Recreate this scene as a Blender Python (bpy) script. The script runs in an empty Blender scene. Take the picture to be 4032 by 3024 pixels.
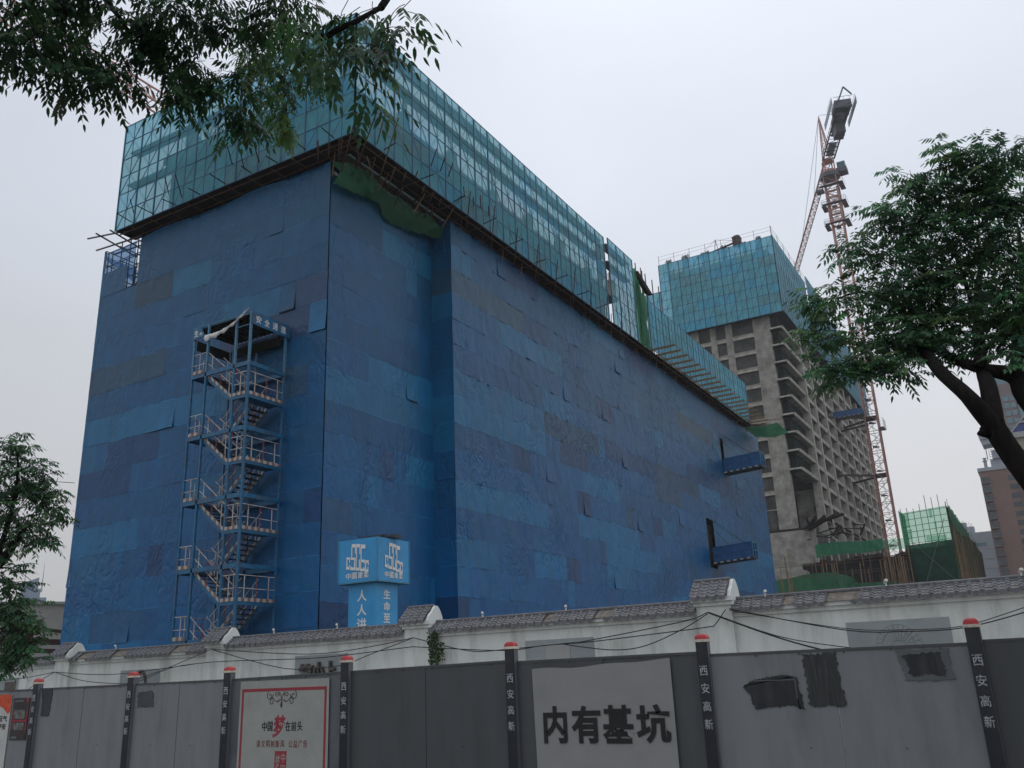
import bpy, math, random
from mathutils import Vector, Matrix, noise
R = math.radians
random.seed(7)
S = bpy.context.scene
COL = S.collection
# ------------------------------------------------------------------ camera
F_PX, PITCH, ROLL, YAW, EYE = 3490.0, R(18.09), R(-2.36), R(60.2), 1.6
cp, sp = math.cos(PITCH), math.sin(PITCH)
fw = Vector((0, cp, sp)); rt = Vector((1, 0, 0)); up = Vector((0, -sp, cp))
r2 = math.cos(ROLL)*rt + math.sin(ROLL)*up
u2 = -math.sin(ROLL)*rt + math.cos(ROLL)*up
ex = Vector((math.cos(YAW), math.sin(YAW), 0)); ey = Vector((-math.sin(YAW), math.cos(YAW), 0))
def tw(v): return Vector((v.dot(ex), v.dot(ey), v.z))   # world X runs along the long facade, world Y along the short one
FW, RT, UP = tw(fw), tw(r2), tw(u2)
C0 = Vector((0, 0, EYE))
cam = bpy.data.cameras.new('camera'); co = bpy.data.objects.new('camera', cam); COL.objects.link(co)
m = Matrix((RT, UP, -FW)).transposed().to_4x4(); m.translation = C0
co.matrix_world = m
cam.sensor_width = 36.0; cam.lens = 36.0*F_PX/4032.0; cam.clip_start = 0.05; cam.clip_end = 5000
S.camera = co
def at(x, y, d):
    """a point seen at photo pixel x, y at horizontal distance d"""
    r = FW*F_PX + RT*(x-2016) - UP*(y-1512)
    return C0 + r*(d/math.hypot(r.x, r.y))
# ------------------------------------------------------------------ light
SUN_EL, SUN_AZ = R(58), R(20)
w = bpy.data.worlds.new('World'); S.world = w; w.use_nodes = True
nt = w.node_tree; nt.nodes.clear()
def N(t, ty, **k):
    n = t.nodes.new(ty)
    for a, b in k.items(): setattr(n, a, b)
    return n
out = N(nt, 'ShaderNodeOutputWorld'); bg = N(nt, 'ShaderNodeBackground'); bg.inputs[1].default_value = 0.1
sky = N(nt, 'ShaderNodeTexSky', sky_type='NISHITA', sun_disc=False, sun_elevation=SUN_EL, sun_rotation=R(90)-SUN_AZ, dust_density=4.0, air_density=1.0)
tc = N(nt, 'ShaderNodeTexCoord')
# overcast layer: a cloud sheet mixed over the clear sky
n1 = N(nt, 'ShaderNodeTexNoise'); n1.inputs['Scale'].default_value = 1.6; n1.inputs['Detail'].default_value = 4; n1.inputs['Roughness'].default_value = .45
mp = N(nt, 'ShaderNodeMapping'); mp.inputs['Scale'].default_value = (1, 1, 2.2)
nt.links.new(tc.outputs['Generated'], mp.inputs[0]); nt.links.new(mp.outputs[0], n1.inputs[0])
sep = N(nt, 'ShaderNodeSeparateXYZ'); nt.links.new(tc.outputs['Generated'], sep.inputs[0])
el = N(nt, 'ShaderNodeValToRGB'); e = el.color_ramp.elements
e[0].position = 0.0; e[0].color = (.585, .575, .56, 1); e[1].position = .75; e[1].color = (.76, .82, .92, 1)
k = e.new(.22); k.color = (.655, .665, .69, 1)
k = e.new(.45); k.color = (.67, .72, .80, 1)
nt.links.new(sep.outputs[2], el.inputs[0])
# the cloud is thicker (darker) towards the left end of the street
dk = N(nt, 'ShaderNodeMapRange'); dk.inputs[1].default_value = .35; dk.inputs[2].default_value = .95; dk.inputs[3].default_value = 1.0; dk.inputs[4].default_value = .70
nt.links.new(sep.outputs[1], dk.inputs[0])
cl = N(nt, 'ShaderNodeMapRange'); cl.inputs[1].default_value = .3; cl.inputs[2].default_value = .7; cl.inputs[3].default_value = .93; cl.inputs[4].default_value = 1.06
nt.links.new(n1.outputs[0], cl.inputs[0])
mu = N(nt, 'ShaderNodeMath', operation='MULTIPLY'); nt.links.new(dk.outputs[0], mu.inputs[0]); nt.links.new(cl.outputs[0], mu.inputs[1])
mu2 = N(nt, 'ShaderNodeMath', operation='MULTIPLY'); mu2.inputs[1].default_value = 11.8; nt.links.new(mu.outputs[0], mu2.inputs[0])
vm = N(nt, 'ShaderNodeVectorMath', operation='SCALE'); nt.links.new(el.outputs[0], vm.inputs[0]); nt.links.new(mu2.outputs[0], vm.inputs['Scale'])
mx = N(nt, 'ShaderNodeMix', data_type='RGBA'); mx.inputs[0].default_value = .96
nt.links.new(sky.outputs[0], mx.inputs[6]); nt.links.new(vm.outputs[0], mx.inputs[7])
nt.links.new(mx.outputs[2], bg.inputs[0]); nt.links.new(bg.outputs[0], out.inputs[0])
sl = bpy.data.lights.new('sun', 'SUN'); sl.energy = 0.5; sl.angle = R(25); sl.color = (1, .97, .92)
so = bpy.data.objects.new('sun', sl); COL.objects.link(so)
sd = Vector((math.cos(SUN_EL)*math.cos(SUN_AZ), math.cos(SUN_EL)*math.sin(SUN_AZ), math.sin(SUN_EL)))
so.rotation_euler = sd.to_track_quat('Z', 'Y').to_euler()
S.view_settings.view_transform = 'Standard'; S.view_settings.look = 'None'; S.view_settings.exposure = 0.0; S.view_settings.gamma = 1
S.render.engine = 'CYCLES'; S.cycles.max_bounces = 6; S.cycles.diffuse_bounces = 3; S.cycles.glossy_bounces = 2
S.cycles.transmission_bounces = 3; S.cycles.transparent_max_bounces = 14; S.cycles.volume_bounces = 0
S.cycles.use_denoising = True
# ------------------------------------------------------------------ materials
MC = {}
def mat(name, col, rough=.8, var=.15, scale=3.0, bump=0.0, bscale=20.0, attr=False, spec=.5, dirt=None, dscale=.6, damt=.5, metal=0.0, trans=None, stretch=(1, 1, 1), sss=0):
    if name in MC: return MC[name]
    M = bpy.data.materials.new(name); M.use_nodes = True; t = M.node_tree; t.nodes.clear()
    o = N(t, 'ShaderNodeOutputMaterial'); p = N(t, 'ShaderNodeBsdfPrincipled')
    p.inputs['Roughness'].default_value = rough; p.inputs['Specular IOR Level'].default_value = spec; p.inputs['Metallic'].default_value = metal
    tcn = N(t, 'ShaderNodeTexCoord'); mpn = N(t, 'ShaderNodeMapping'); mpn.inputs['Scale'].default_value = stretch
    t.links.new(tcn.outputs['Object'], mpn.inputs[0])
    if attr:
        a = N(t, 'ShaderNodeAttribute', attribute_name='col'); src = a.outputs[0]
    else:
        a = N(t, 'ShaderNodeRGB'); a.outputs[0].default_value = (*col, 1); src = a.outputs[0]
    nz = N(t, 'ShaderNodeTexNoise'); nz.inputs['Scale'].default_value = scale; nz.inputs['Detail'].default_value = 5; t.links.new(mpn.outputs[0], nz.inputs[0])
    mr = N(t, 'ShaderNodeMapRange'); mr.inputs[1].default_value = .3; mr.inputs[2].default_value = .7; mr.inputs[3].default_value = 1-var; mr.inputs[4].default_value = 1+var
    t.links.new(nz.outputs[0], mr.inputs[0])
    sc = N(t, 'ShaderNodeVectorMath', operation='SCALE'); t.links.new(src, sc.inputs[0]); t.links.new(mr.outputs[0], sc.inputs['Scale'])
    c = sc.outputs[0]
    if dirt:
        n2 = N(t, 'ShaderNodeTexNoise'); n2.inputs['Scale'].default_value = dscale; n2.inputs['Detail'].default_value = 8; n2.inputs['Roughness'].default_value = .65; t.links.new(mpn.outputs[0], n2.inputs[0])
        rm = N(t, 'ShaderNodeMapRange'); rm.inputs[1].default_value = .48; rm.inputs[2].default_value = .68; rm.inputs[4].default_value = damt; t.links.new(n2.outputs[0], rm.inputs[0])
        x = N(t, 'ShaderNodeMix', data_type='RGBA'); t.links.new(rm.outputs[0], x.inputs[0]); t.links.new(c, x.inputs[6]); x.inputs[7].default_value = (*dirt, 1); c = x.outputs[2]
    t.links.new(c, p.inputs['Base Color'])
    if bump:
        nb = N(t, 'ShaderNodeTexNoise'); nb.inputs['Scale'].default_value = bscale; nb.inputs['Detail'].default_value = 4; t.links.new(mpn.outputs[0], nb.inputs[0])
        b = N(t, 'ShaderNodeBump'); b.inputs['Strength'].default_value = 1; b.inputs['Distance'].default_value = bump; t.links.new(nb.outputs[0], b.inputs['Height']); t.links.new(b.outputs[0], p.inputs['Normal'])
    sh = p.outputs[0]
    if trans:            # (fraction passed straight through, tint of what passes, fraction scattered through)
        fr, tint, tl = trans
        if tl:
            td = N(t, 'ShaderNodeBsdfTranslucent'); t.links.new(c, td.inputs[0])
            ms = N(t, 'ShaderNodeMixShader'); ms.inputs[0].default_value = tl; t.links.new(sh, ms.inputs[1]); t.links.new(td.outputs[0], ms.inputs[2]); sh = ms.outputs[0]
        if fr:
            tr = N(t, 'ShaderNodeBsdfTransparent'); tr.inputs[0].default_value = (*tint, 1)
            ms = N(t, 'ShaderNodeMixShader'); ms.inputs[0].default_value = fr; t.links.new(sh, ms.inputs[1]); t.links.new(tr.outputs[0], ms.inputs[2]); sh = ms.outputs[0]
    t.links.new(sh, o.inputs[0]); MC[name] = M
    return M
M_tarp = mat('blue_tarpaulin', (.02, .15, .4), .44, .12, 1.2, .03, 2.6, attr=True, spec=.34, dirt=(.015, .06, .12), dscale=.22, damt=.25, stretch=(1, 1, .8))
def creases(M, strength=.05):
    t = M.node_tree; p = [n for n in t.nodes if n.type == 'BSDF_PRINCIPLED'][0]; tcn = [n for n in t.nodes if n.type == 'TEX_COORD'][0]; old = [n for n in t.nodes if n.type == 'BUMP'][0]
    nz = N(t, 'ShaderNodeTexNoise'); nz.inputs['Scale'].default_value = .9; nz.inputs['Detail'].default_value = 2; t.links.new(tcn.outputs['Object'], nz.inputs[0])
    ad = N(t, 'ShaderNodeVectorMath', operation='MULTIPLY_ADD'); t.links.new(nz.outputs[1], ad.inputs[0]); ad.inputs[1].default_value = (1.6, 1.6, 1.6); t.links.new(tcn.outputs['Object'], ad.inputs[2])
    mp_ = N(t, 'ShaderNodeMapping'); mp_.inputs['Scale'].default_value = (2.1, 2.1, .75); mp_.inputs['Rotation'].default_value = (.35, .5, 0); t.links.new(ad.outputs[0], mp_.inputs[0])
    vo = N(t, 'ShaderNodeTexVoronoi', feature='DISTANCE_TO_EDGE'); vo.inputs['Scale'].default_value = 1.0; t.links.new(mp_.outputs[0], vo.inputs[0])
    mr = N(t, 'ShaderNodeMapRange'); mr.inputs[1].default_value = 0; mr.inputs[2].default_value = .22; t.links.new(vo.outputs[0], mr.inputs[0])
    # creasing comes in patches
    n3 = N(t, 'ShaderNodeTexNoise'); n3.inputs['Scale'].default_value = .22; n3.inputs['Detail'].default_value = 3; t.links.new(tcn.outputs['Object'], n3.inputs[0])
    m3 = N(t, 'ShaderNodeMapRange'); m3.inputs[1].default_value = .47; m3.inputs[2].default_value = .62; t.links.new(n3.outputs[0], m3.inputs[0])
    ml = N(t, 'ShaderNodeMath', operation='MULTIPLY'); t.links.new(mr.outputs[0], ml.inputs[0]); t.links.new(m3.outputs[0], ml.inputs[1])
    b2 = N(t, 'ShaderNodeBump'); b2.inputs['Distance'].default_value = strength; t.links.new(ml.outputs[0], b2.inputs['Height']); t.links.new(old.outputs[0], b2.inputs['Normal']); t.links.new(b2.outputs[0], p.inputs['Normal'])
creases(M_tarp, .024)
M_tarpnet = mat('thin_blue_net', (.03, .12, .28), .6, .1, trans=(.5, (.45, .62, .85), .3))
M_teal = mat('perforated_teal_screen', (.035, .17, .25), .5, .12, 1.5, .004, 30, attr=True, trans=(.25, (.68, .90, .97), .45))
M_teal_far = mat('teal_screen_sheet', (.05, .19, .26), .5, .15, .6, attr=True, trans=(.14, (.5, .8, .9), .2))
M_tealframe = mat('blue_painted_steel_frame', (.014, .085, .16), .5, .2)
M_tealedge = mat('lighter_screen_post', (.05, .2, .3), .5, .2)
M_rust = mat('rusty_tube', (.10, .055, .036), .8, .35, 4)
M_bamboo = mat('bamboo_pole', (.20, .13, .07), .7, .3, 3)
M_dark = mat('dark_formwork_board', (.03, .024, .021), .9, .4, 2, spec=.12)
M_conc = mat('raw_concrete', (.29, .28, .25), .9, .25, .8, .01, 6, dirt=(.13, .12, .105), dscale=.35, damt=.8, spec=.12)
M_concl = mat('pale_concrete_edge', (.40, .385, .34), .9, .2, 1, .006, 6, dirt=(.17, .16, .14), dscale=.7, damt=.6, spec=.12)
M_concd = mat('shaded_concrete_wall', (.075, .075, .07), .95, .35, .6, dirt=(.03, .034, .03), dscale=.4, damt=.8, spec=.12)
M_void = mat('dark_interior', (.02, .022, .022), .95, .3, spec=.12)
M_netinf = mat('green_grey_window_net', (.020, .026, .022), .95, .3, 1.5, spec=.12)
M_green = mat('green_safety_net', (.035, .16, .085), .7, .3, .8, .02, 5, trans=(.16, (.3, .8, .5), .35), dirt=(.05, .075, .05), dscale=.4, damt=.6)
M_greenb = mat('bright_green_net', (.02, .17, .085), .6, .2, trans=(.15, (.3, .9, .5), .4))
M_greenthin = mat('thin_green_net', (.06, .25, .15), .7, .15, trans=(.62, (.72, .97, .83), .3))
M_greendark = mat('dense_green_net', (.012, .048, .03), .8, .35, .7, trans=(.05, (.3, .8, .5), .1), spec=.12)
M_greenbrown = mat('net_over_bamboo', (.05, .05, .022), .85, .5, 1.3, .05, 3, stretch=(1, 1, .3), spec=.12)
M_stair = mat('teal_blue_stair_paint', (.006, .11, .23), .5, .25, 5, dirt=(.08, .05, .035), dscale=1.5, damt=.6)
M_stairl = mat('faded_blue_stair_paint', (.055, .18, .29), .55, .2, 5, dirt=(.08, .06, .05), dscale=2, damt=.5)
M_railw = mat('white_rail_paint', (.50, .49, .48), .5, .15, 8, dirt=(.2, .07, .05), dscale=2.5, damt=.9)
M_railr = mat('worn_red_paint', (.22, .05, .045), .6, .3, 8)
M_white = mat('dirty_white_paint', (.42, .40, .38), .6, .2, 6, dirt=(.25, .18, .14), dscale=3, damt=.7)
M_kick = mat('worn_kick_plate', (.20, .12, .10), .7, .2, 6)
M_cloth = mat('torn_white_cloth', (.6, .6, .6), .9, .15, 6)
M_wall = mat('whitewashed_render', (.68, .70, .67), .95, .06, 2.5, .004, 40, dirt=(.40, .41, .38), dscale=1.3, damt=.8, stretch=(1, 1.4, .3))
M_plaque = mat('grey_plaque', (.30, .33, .335), .85, .08, 3, dirt=(.22, .24, .23), dscale=1.2, damt=.5)
M_plaqd = mat('weathered_bronze_letter', (.10, .085, .075), .7, .3, 8)
M_tile = mat('grey_clay_tile', (.10, .10, .108), .62, .3, 9, .006, 30, dirt=(.17, .17, .18), dscale=5, damt=.5, spec=.6)
M_mortar = mat('bare_mortar_bed', (.15, .13, .11), .95, .4, 9, .02, 12)
M_panel = mat('grey_painted_steel_sheet', (.19, .20, .208), .48, .1, .9, .003, 2.5, dirt=(.13, .135, .132), dscale=1.1, damt=.75, stretch=(1, 1.6, .35))
M_paneld = mat('dark_grey_steel_sheet', (.063, .068, .073), .48, .12, .9, .003, 2.5, dirt=(.045, .048, .05), dscale=1.1, damt=.75, stretch=(1, 1.6, .35))
M_panelm = mat('mid_grey_steel_sheet', (.11, .12, .13), .48, .12, .9, .003, 2.5, dirt=(.04, .046, .05), dscale=.7, damt=.6)
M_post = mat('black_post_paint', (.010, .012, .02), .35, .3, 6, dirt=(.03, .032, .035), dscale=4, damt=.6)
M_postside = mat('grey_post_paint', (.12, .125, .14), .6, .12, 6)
M_capred = mat('red_cap_paint', (.38, .018, .022), .45, .15, 8)
M_capw = mat('cream_cap_paint', (.60, .55, .46), .6, .2, 8, dirt=(.2, .14, .1), dscale=12, damt=.6)
M_letter = mat('silver_lettering', (.38, .40, .42), .5, .25, 14, dirt=(.06, .07, .08), dscale=18, damt=.8)
M_poster = mat('off_white_poster', (.32, .325, .30), .55, .08, 1.5, dirt=(.21, .21, .19), dscale=1, damt=.5)
M_red = mat('faded_red_print', (.28, .025, .04), .6, .1)
M_redt = mat('dull_red_print', (.17, .045, .045), .6, .1)
M_brownp = mat('dark_brown_print', (.045, .022, .022), .6, .1)
M_black = mat('black_print', (.006, .006, .007), .6, .2)
M_blackp = mat('black_brushed_paint', (.012, .013, .016), .5, .3, 6, dirt=(.05, .055, .06), dscale=3, damt=.6, stretch=(1, 3, .5))
M_banner = mat('grey_vinyl_banner', (.25, .25, .245), .5, .06, 1.4, .01, 3, dirt=(.20, .20, .195), dscale=.9, damt=.6)
M_sign = mat('sky_blue_signboard', (.02, .28, .58), .4, .08, 2, dirt=(.02, .2, .42), dscale=.8, damt=.6)
M_signw = mat('white_sign_letter', (.70, .70, .68), .5, .05)
M_crane = mat('orange_crane_paint', (.48, .24, .19), .6, .3, .5, dirt=(.26, .16, .15), dscale=.5, damt=.8)
M_craned = mat('dark_crane_steel', (.10, .10, .12), .6, .3, 1)
M_craneg = mat('pale_crane_mesh', (.30, .33, .36), .6, .2, 1)
M_cable = mat('black_cable', (.01, .011, .01), .6, .1)
M_bark = mat('dark_bark', (.013, .0105, .010), .97, .4, 14, .03, 22, spec=.12, stretch=(1, 1, .25))
M_leaf = mat('green_leaf', (.05, .11, .03), .6, .2, 2, attr=True, spec=.22, trans=(0, (1, 1, 1), .42))
M_brick = mat('brown_brick_wall', (.23, .15, .13), .9, .12, .3, dirt=(.19, .12, .10), dscale=.1, damt=.6, spec=.12)
M_greybrick = mat('grey_brown_wall', (.16, .125, .12), .9, .1, .3)
M_glass = mat('dark_window_glass', (.03, .045, .055), .15, .2, 1)
M_glassb = mat('blue_window_glass', (.10, .19, .22), .2, .2, 1)
M_pale = mat('pale_grey_cladding', (.30, .33, .37), .7, .08, .5)
M_palew = mat('pale_wall_tiles', (.36, .36, .35), .9, .06, 2)
M_cream = mat('cream_render', (.33, .31, .24), .9, .06)
M_bluroof = mat('blue_metal_roof', (.03, .05, .22), .5, .1)
M_steelr = mat('rusty_brown_steel', (.055, .028, .024), .8, .3, 3)
M_asph = mat('asphalt', (.05, .05, .052), .9, .25, 3, .01, 60)
M_soil = mat('site_soil', (.12, .10, .075), .95, .3, .5)
M_pave = mat('paving_slabs', (.19, .185, .175), .9, .15, 2)
M_plat = mat('blue_platform_panel', (.012, .09, .24), .5, .2, 2)
M_lamp = mat('white_plastic', (.62, .62, .58), .4, .05)
M_rubber = mat('dark_metal', (.025, .027, .03), .5, .2)
# ------------------------------------------------------------------ objects
ORG = {}
def thing(name, label, cat, loc=(0, 0, 0), group=None):
    o = bpy.data.objects.new(name, None); COL.objects.link(o); o.location = loc; o.empty_display_size = .3
    o['label'] = label; o['category'] = cat
    if group: o['group'] = group
    ORG[o.name] = Vector(loc); return o
def tag(o, label=None, cat=None, group=None, kind=None):
    if label: o['label'] = label
    if cat: o['category'] = cat
    if group: o['group'] = group
    if kind: o['kind'] = kind
    return o
class MB:
    def __init__(s): s.v = []; s.f = []; s.c = None; s.mi = []; s.cur = 0
    def q(s, *p):
        n = len(s.v); s.v += [tuple(x) for x in p]; s.f.append(tuple(range(n, n+len(p)))); s.mi.append(s.cur)
    def box(s, x0, x1, y0, y1, z0, z1):
        n = len(s.v)
        s.v += [(x0, y0, z0), (x1, y0, z0), (x1, y1, z0), (x0, y1, z0), (x0, y0, z1), (x1, y0, z1), (x1, y1, z1), (x0, y1, z1)]
        for f in ((0, 3, 2, 1), (4, 5, 6, 7), (0, 1, 5, 4), (1, 2, 6, 5), (2, 3, 7, 6), (3, 0, 4, 7)): s.f.append(tuple(n+i for i in f)); s.mi.append(s.cur)
        return s
    def hexa(s, a, b):
        """solid between quad a and quad b (same winding)"""
        n = len(s.v); s.v += [tuple(x) for x in list(a)+list(b)]
        for f in ((3, 2, 1, 0), (4, 5, 6, 7), (0, 1, 5, 4), (1, 2, 6, 5), (2, 3, 7, 6), (3, 0, 4, 7)): s.f.append(tuple(n+i for i in f)); s.mi.append(s.cur)
    def tube(s, pts, r, n=5, r1=None):
        pts = [Vector(p) for p in pts]; L = len(pts); base = len(s.v)
        ref = None
        for i, p in enumerate(pts):
            d = (pts[min(i+1, L-1)]-pts[max(i-1, 0)]).normalized()
            if ref is None:
                ref = Vector((0, 0, 1)) if abs(d.z) < .9 else Vector((1, 0, 0))
            a = d.cross(ref).normalized(); b = a.cross(d); ref = b
            rr = r if r1 is None else r+(r1-r)*i/(L-1)
            if isinstance(r, (list, tuple)): rr = r[i]
            for k in range(n):
                t = 2*math.pi*(k+.5)/n; q = p+(a*math.cos(t)+b*math.sin(t))*rr; s.v.append(tuple(q))
        for i in range(L-1):
            for k in range(n):
                s.f.append((base+i*n+k, base+i*n+(k+1) % n, base+(i+1)*n+(k+1) % n, base+(i+1)*n+k)); s.mi.append(s.cur)
        s.f.append(tuple(base+k for k in range(n))[::-1]); s.mi.append(s.cur)
        s.f.append(tuple(base+(L-1)*n+k for k in range(n))); s.mi.append(s.cur)
        return s
    def bar(s, p, q, w, n=4): return s.tube([p, q], w*.62, n)
    def grid(s, P, nu, nv):
        n = len(s.v)
        for j in range(nv+1):
            for i in range(nu+1): s.v.append(tuple(P(i/nu, j/nv)))
        for j in range(nv):
            for i in range(nu):
                a = n+j*(nu+1)+i; s.f.append((a, a+1, a+nu+2, a+nu+1)); s.mi.append(s.cur)
    def build(s, name, mats, parent=None, smooth=False, label=None, cat=None, group=None, kind=None):
        if not isinstance(mats, (list, tuple)): mats = [mats]
        o0 = ORG.get(parent.name, Vector()) if parent else Vector()
        me = bpy.data.meshes.new(name)
        v = s.v if o0.length == 0 else [(a-o0.x, b-o0.y, c-o0.z) for a, b, c in s.v]
        me.from_pydata(v, [], s.f)
        for m_ in mats: me.materials.append(m_)
        if len(mats) > 1: me.polygons.foreach_set('material_index', s.mi)
        if s.c is not None:
            at_ = me.attributes.new('col', 'FLOAT_COLOR', 'POINT'); flat = []
            for c in s.c: flat += [c[0], c[1], c[2], 1.0]
            at_.data.foreach_set('color', flat)
        if smooth: me.polygons.foreach_set('use_smooth', [True]*len(me.polygons))
        me.update()
        o = bpy.data.objects.new(name, me); COL.objects.link(o)
        if parent: o.parent = parent
        ORG[o.name] = o0
        return tag(o, label, cat, group, kind)
def dup(root, loc, label=None, group=None):
    c = root.copy(); COL.objects.link(c); c.location = loc
    if label: c['label'] = label
    if group: c['group'] = group
    ORG[c.name] = Vector(loc)
    for ch in root.children:
        d = ch.copy(); COL.objects.link(d); d.parent = c
        for g in ch.children:
            h = g.copy(); COL.objects.link(h); h.parent = d
    return c
_tc = {}
def glyphs(body, bold=0.0):
    key = (body, bold)
    if key in _tc: return _tc[key]
    c = bpy.data.curves.new('t', 'FONT'); c.body = body; c.size = 1.0; c.align_x = 'CENTER'; c.offset = bold; c.resolution_u = 3; c.extrude = .004
    o = bpy.data.objects.new('t', c); COL.objects.link(o)
    bpy.context.view_layer.update()
    me = bpy.data.meshes.new_from_object(o.evaluated_get(bpy.context.evaluated_depsgraph_get()))
    v = [tuple(p.co) for p in me.vertices]; f = [tuple(p.vertices) for p in me.polygons]
    bpy.data.objects.remove(o); bpy.data.curves.remove(c); bpy.data.meshes.remove(me)
    x0 = min(a[0] for a in v); x1 = max(a[0] for a in v); y0 = min(a[1] for a in v); y1 = max(a[1] for a in v)
    v = [((a-(x0+x1)/2)/(x1-x0), (b-(y0+y1)/2)/(y1-y0), z) for a, b, z in v]
    _tc[key] = (v, f); return _tc[key]
def write(mb, body, c, xa, ya, wd, ht, bold=0.0, shear=0.0, crop=None):
    """text centred at c, filling wd x ht; xa runs with the writing, ya up"""
    v, f = glyphs(body, bold); c, xa, ya = Vector(c), Vector(xa), Vector(ya); za = xa.cross(ya); n = len(mb.v)
    for a, b, z in v:
        if crop is not None and b < crop: b = crop
        mb.v.append(tuple(c+xa*((a+shear*b)*wd)+ya*(b*ht)+za*(z*.5)))
    for q in f: mb.f.append(tuple(n+i for i in q)); mb.mi.append(mb.cur)
rnd = random.uniform
NY = Vector((0, -1, 0)); NX = Vector((-1, 0, 0)); Z = Vector((0, 0, 1)); PX = Vector((1, 0, 0)); PY = Vector((0, 1, 0))
# ================================================================== SETTING
g = MB(); g.q((-900, -1500, -.12), (1600, -1500, -.12), (1600, 1800, -.12), (-900, 1800, -.12)); g.build('ground', M_soil, kind='structure')
g = MB(); g.q((-9, -300, -.1), (10.4, -300, -.1), (10.4, 300, -.1), (-9, 300, -.1)); g.build('road', M_asph, kind='structure')
g = MB(); g.box(10.4, 18.3, -300, 300, -.11, .03); g.build('pavement', M_pave, kind='structure')
# ================================================================== WRAPPED BUILDING
BX, BY, BYM = 29.57, 26.94, 25.57
bld = thing('wrapped_building', 'long building under construction wrapped in blue tarpaulin with teal mesh screens on top', 'building', (BX, BY, 0))
def blue(z=12.0):
    r = random.random(); h = min(1, max(0, z/26.0))      # the lower rows are bluer, the upper ones duller and darker
    a = Vector((.0005, .096, .275)).lerp(Vector((.004, .074, .168)), min(1, h*1.05))
    if r < .62: c = a; k = rnd(.88, 1.10)
    elif r < .80: c = a*1.0+Vector((.002, .032, .042)); k = rnd(.92, 1.12)
    elif r < .90: c = a.lerp(Vector((.006, .046, .14)), .75); k = rnd(.8, 1.0)
    elif r < .95: c = a.lerp(Vector((.026, .050, .125)), .3+.5*h); k = rnd(.8, 1.05)
    else: c = a.lerp(Vector((.030, .068, .10)), .2+.5*h); k = rnd(.8, 1.05)
    return tuple(x*k for x in c)
def sheeting(o, u, nrm, length, ztop, su=1.03, sz=1.52, z0=1.2, amp=.03, skip=None, name='tarpaulin', top=None):
    """rows of tarpaulin sheets laced side by side; each sheet sags, creases and overlaps the row below"""
    o, u, nrm = Vector(o), Vector(u), Vector(nrm); mb = MB(); mb.c = []
    nr = int(math.ceil((ztop-z0)/sz)); nc = int(math.ceil(length/su)); SS = (0, .045, .25, .5, .75, .955, 1); TT = (0, .035, .2, .4, .6, .8, .965, 1); nu, nv = 6, 7
    for r_ in range(nr):
        zt = ztop-r_*sz; run = 0; off = rnd(-.06, .06) if r_ else 0
        for c_ in range(nc):
            if run <= 0: col = blue(zt); run = random.choice((1, 1, 2, 3, 4, 6, 8, 10))
            run -= 1
            a0, a1 = c_*su, min((c_+1)*su+.02, length); b0, b1 = zt, zt-sz-.03
            if a1-a0 < .1: continue
            if skip and skip((a0+a1)/2, (b0+b1)/2): continue
            base = (r_ % 2)*.003+(c_ % 2)*.004+.002*random.random(); flare = rnd(.0, .012) if random.random() < .972 else rnd(.03, .10); seed = Vector((c_*3.1, r_*7.7, rnd(0, 90)))
            wr = amp*rnd(.5, 2.0); cc = tuple(x*rnd(.97, 1.03) for x in col); dia = rnd(-.8, .8)
            n = len(mb.v); sag = rnd(-.01, .015); hk = random.choice((.5, .62, .75, 1.45, 1.7, 2.0))
            for j in range(nv+1):
                for i in range(nu+1):
                    s_, t_ = SS[i], TT[j]; a = a0+(a1-a0)*s_; b = b0+(b1-b0)*t_; hem = (1.0 if 0 < i < nu and 0 < j < nv else (hk if j in (0, nv) else 1+(hk-1)*.5))
                    if r_ == 0 and j == 0:
                        if top: b = top(a)
                    if j == nv: b -= sag*math.sin(math.pi*s_)
                    wv = noise.noise(Vector((s_*3.0+dia*t_*2.5, t_*1.1, 0))*1.3+seed)+.5*noise.noise(Vector((s_*5-dia*t_*3, t_*3, 3))+seed)
                    d = base+flare*t_*t_+wr*wv*math.sin(math.pi*min(1, s_*1.15+.02))*1.0
                    p = o+u*a+nrm*(d+.03); mb.v.append((p.x, p.y, b)); mb.c.append((max(0, cc[0]*hem+.010*(hem-1)), cc[1]*hem, cc[2]*hem))
            for j in range(nv):
                for i in range(nu):
                    k = n+j*(nu+1)+i; mb.f.append((k, k+nu+1, k+nu+2, k+1)); mb.mi.append(0)
    return mb
# short face (faces the camera's left), its far top corner is only thin net
skipL = lambda a, z: (a > 14.6 and z > 24.0+(a-14.6)*.75)
topL = lambda a: 26.62-.1*math.sin(a*.9)
sheeting((BX, BY, 0), PY, NX, 17.75, 26.65, skip=skipL, amp=.016, top=topL).build('tarpaulin', M_tarp, bld, True)
# near part of the long face, set back 1.4 m
sheeting((BX, BY, 0), PX, NY, 8.62, 26.2, amp=.022, top=lambda a: 26.0+.08*math.sin(a*3)).build('tarpaulin', M_tarp, bld, True)
# return of the projecting bay
sheeting((38.19, BYM-.03, 0), PY, NX, BY-BYM+.02, 26.75, amp=.012).build('tarpaulin', M_tarp, bld, True)
# long main face
hole = lambda a, z: (79.9 < a+38.19 < 81.6 and 10.6 < z < 14.5) or (86.3 < a+38.19 < 88.0 and 20.0 < z < 24.3)
sheeting((38.19, BYM, 0), PX, NY, 63.7, 26.75, amp=.05, skip=hole, top=lambda a: 26.6+.18*math.sin(a*.25)+.06*math.sin(a*2.1)).build('tarpaulin', M_tarp, bld, True)
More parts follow.
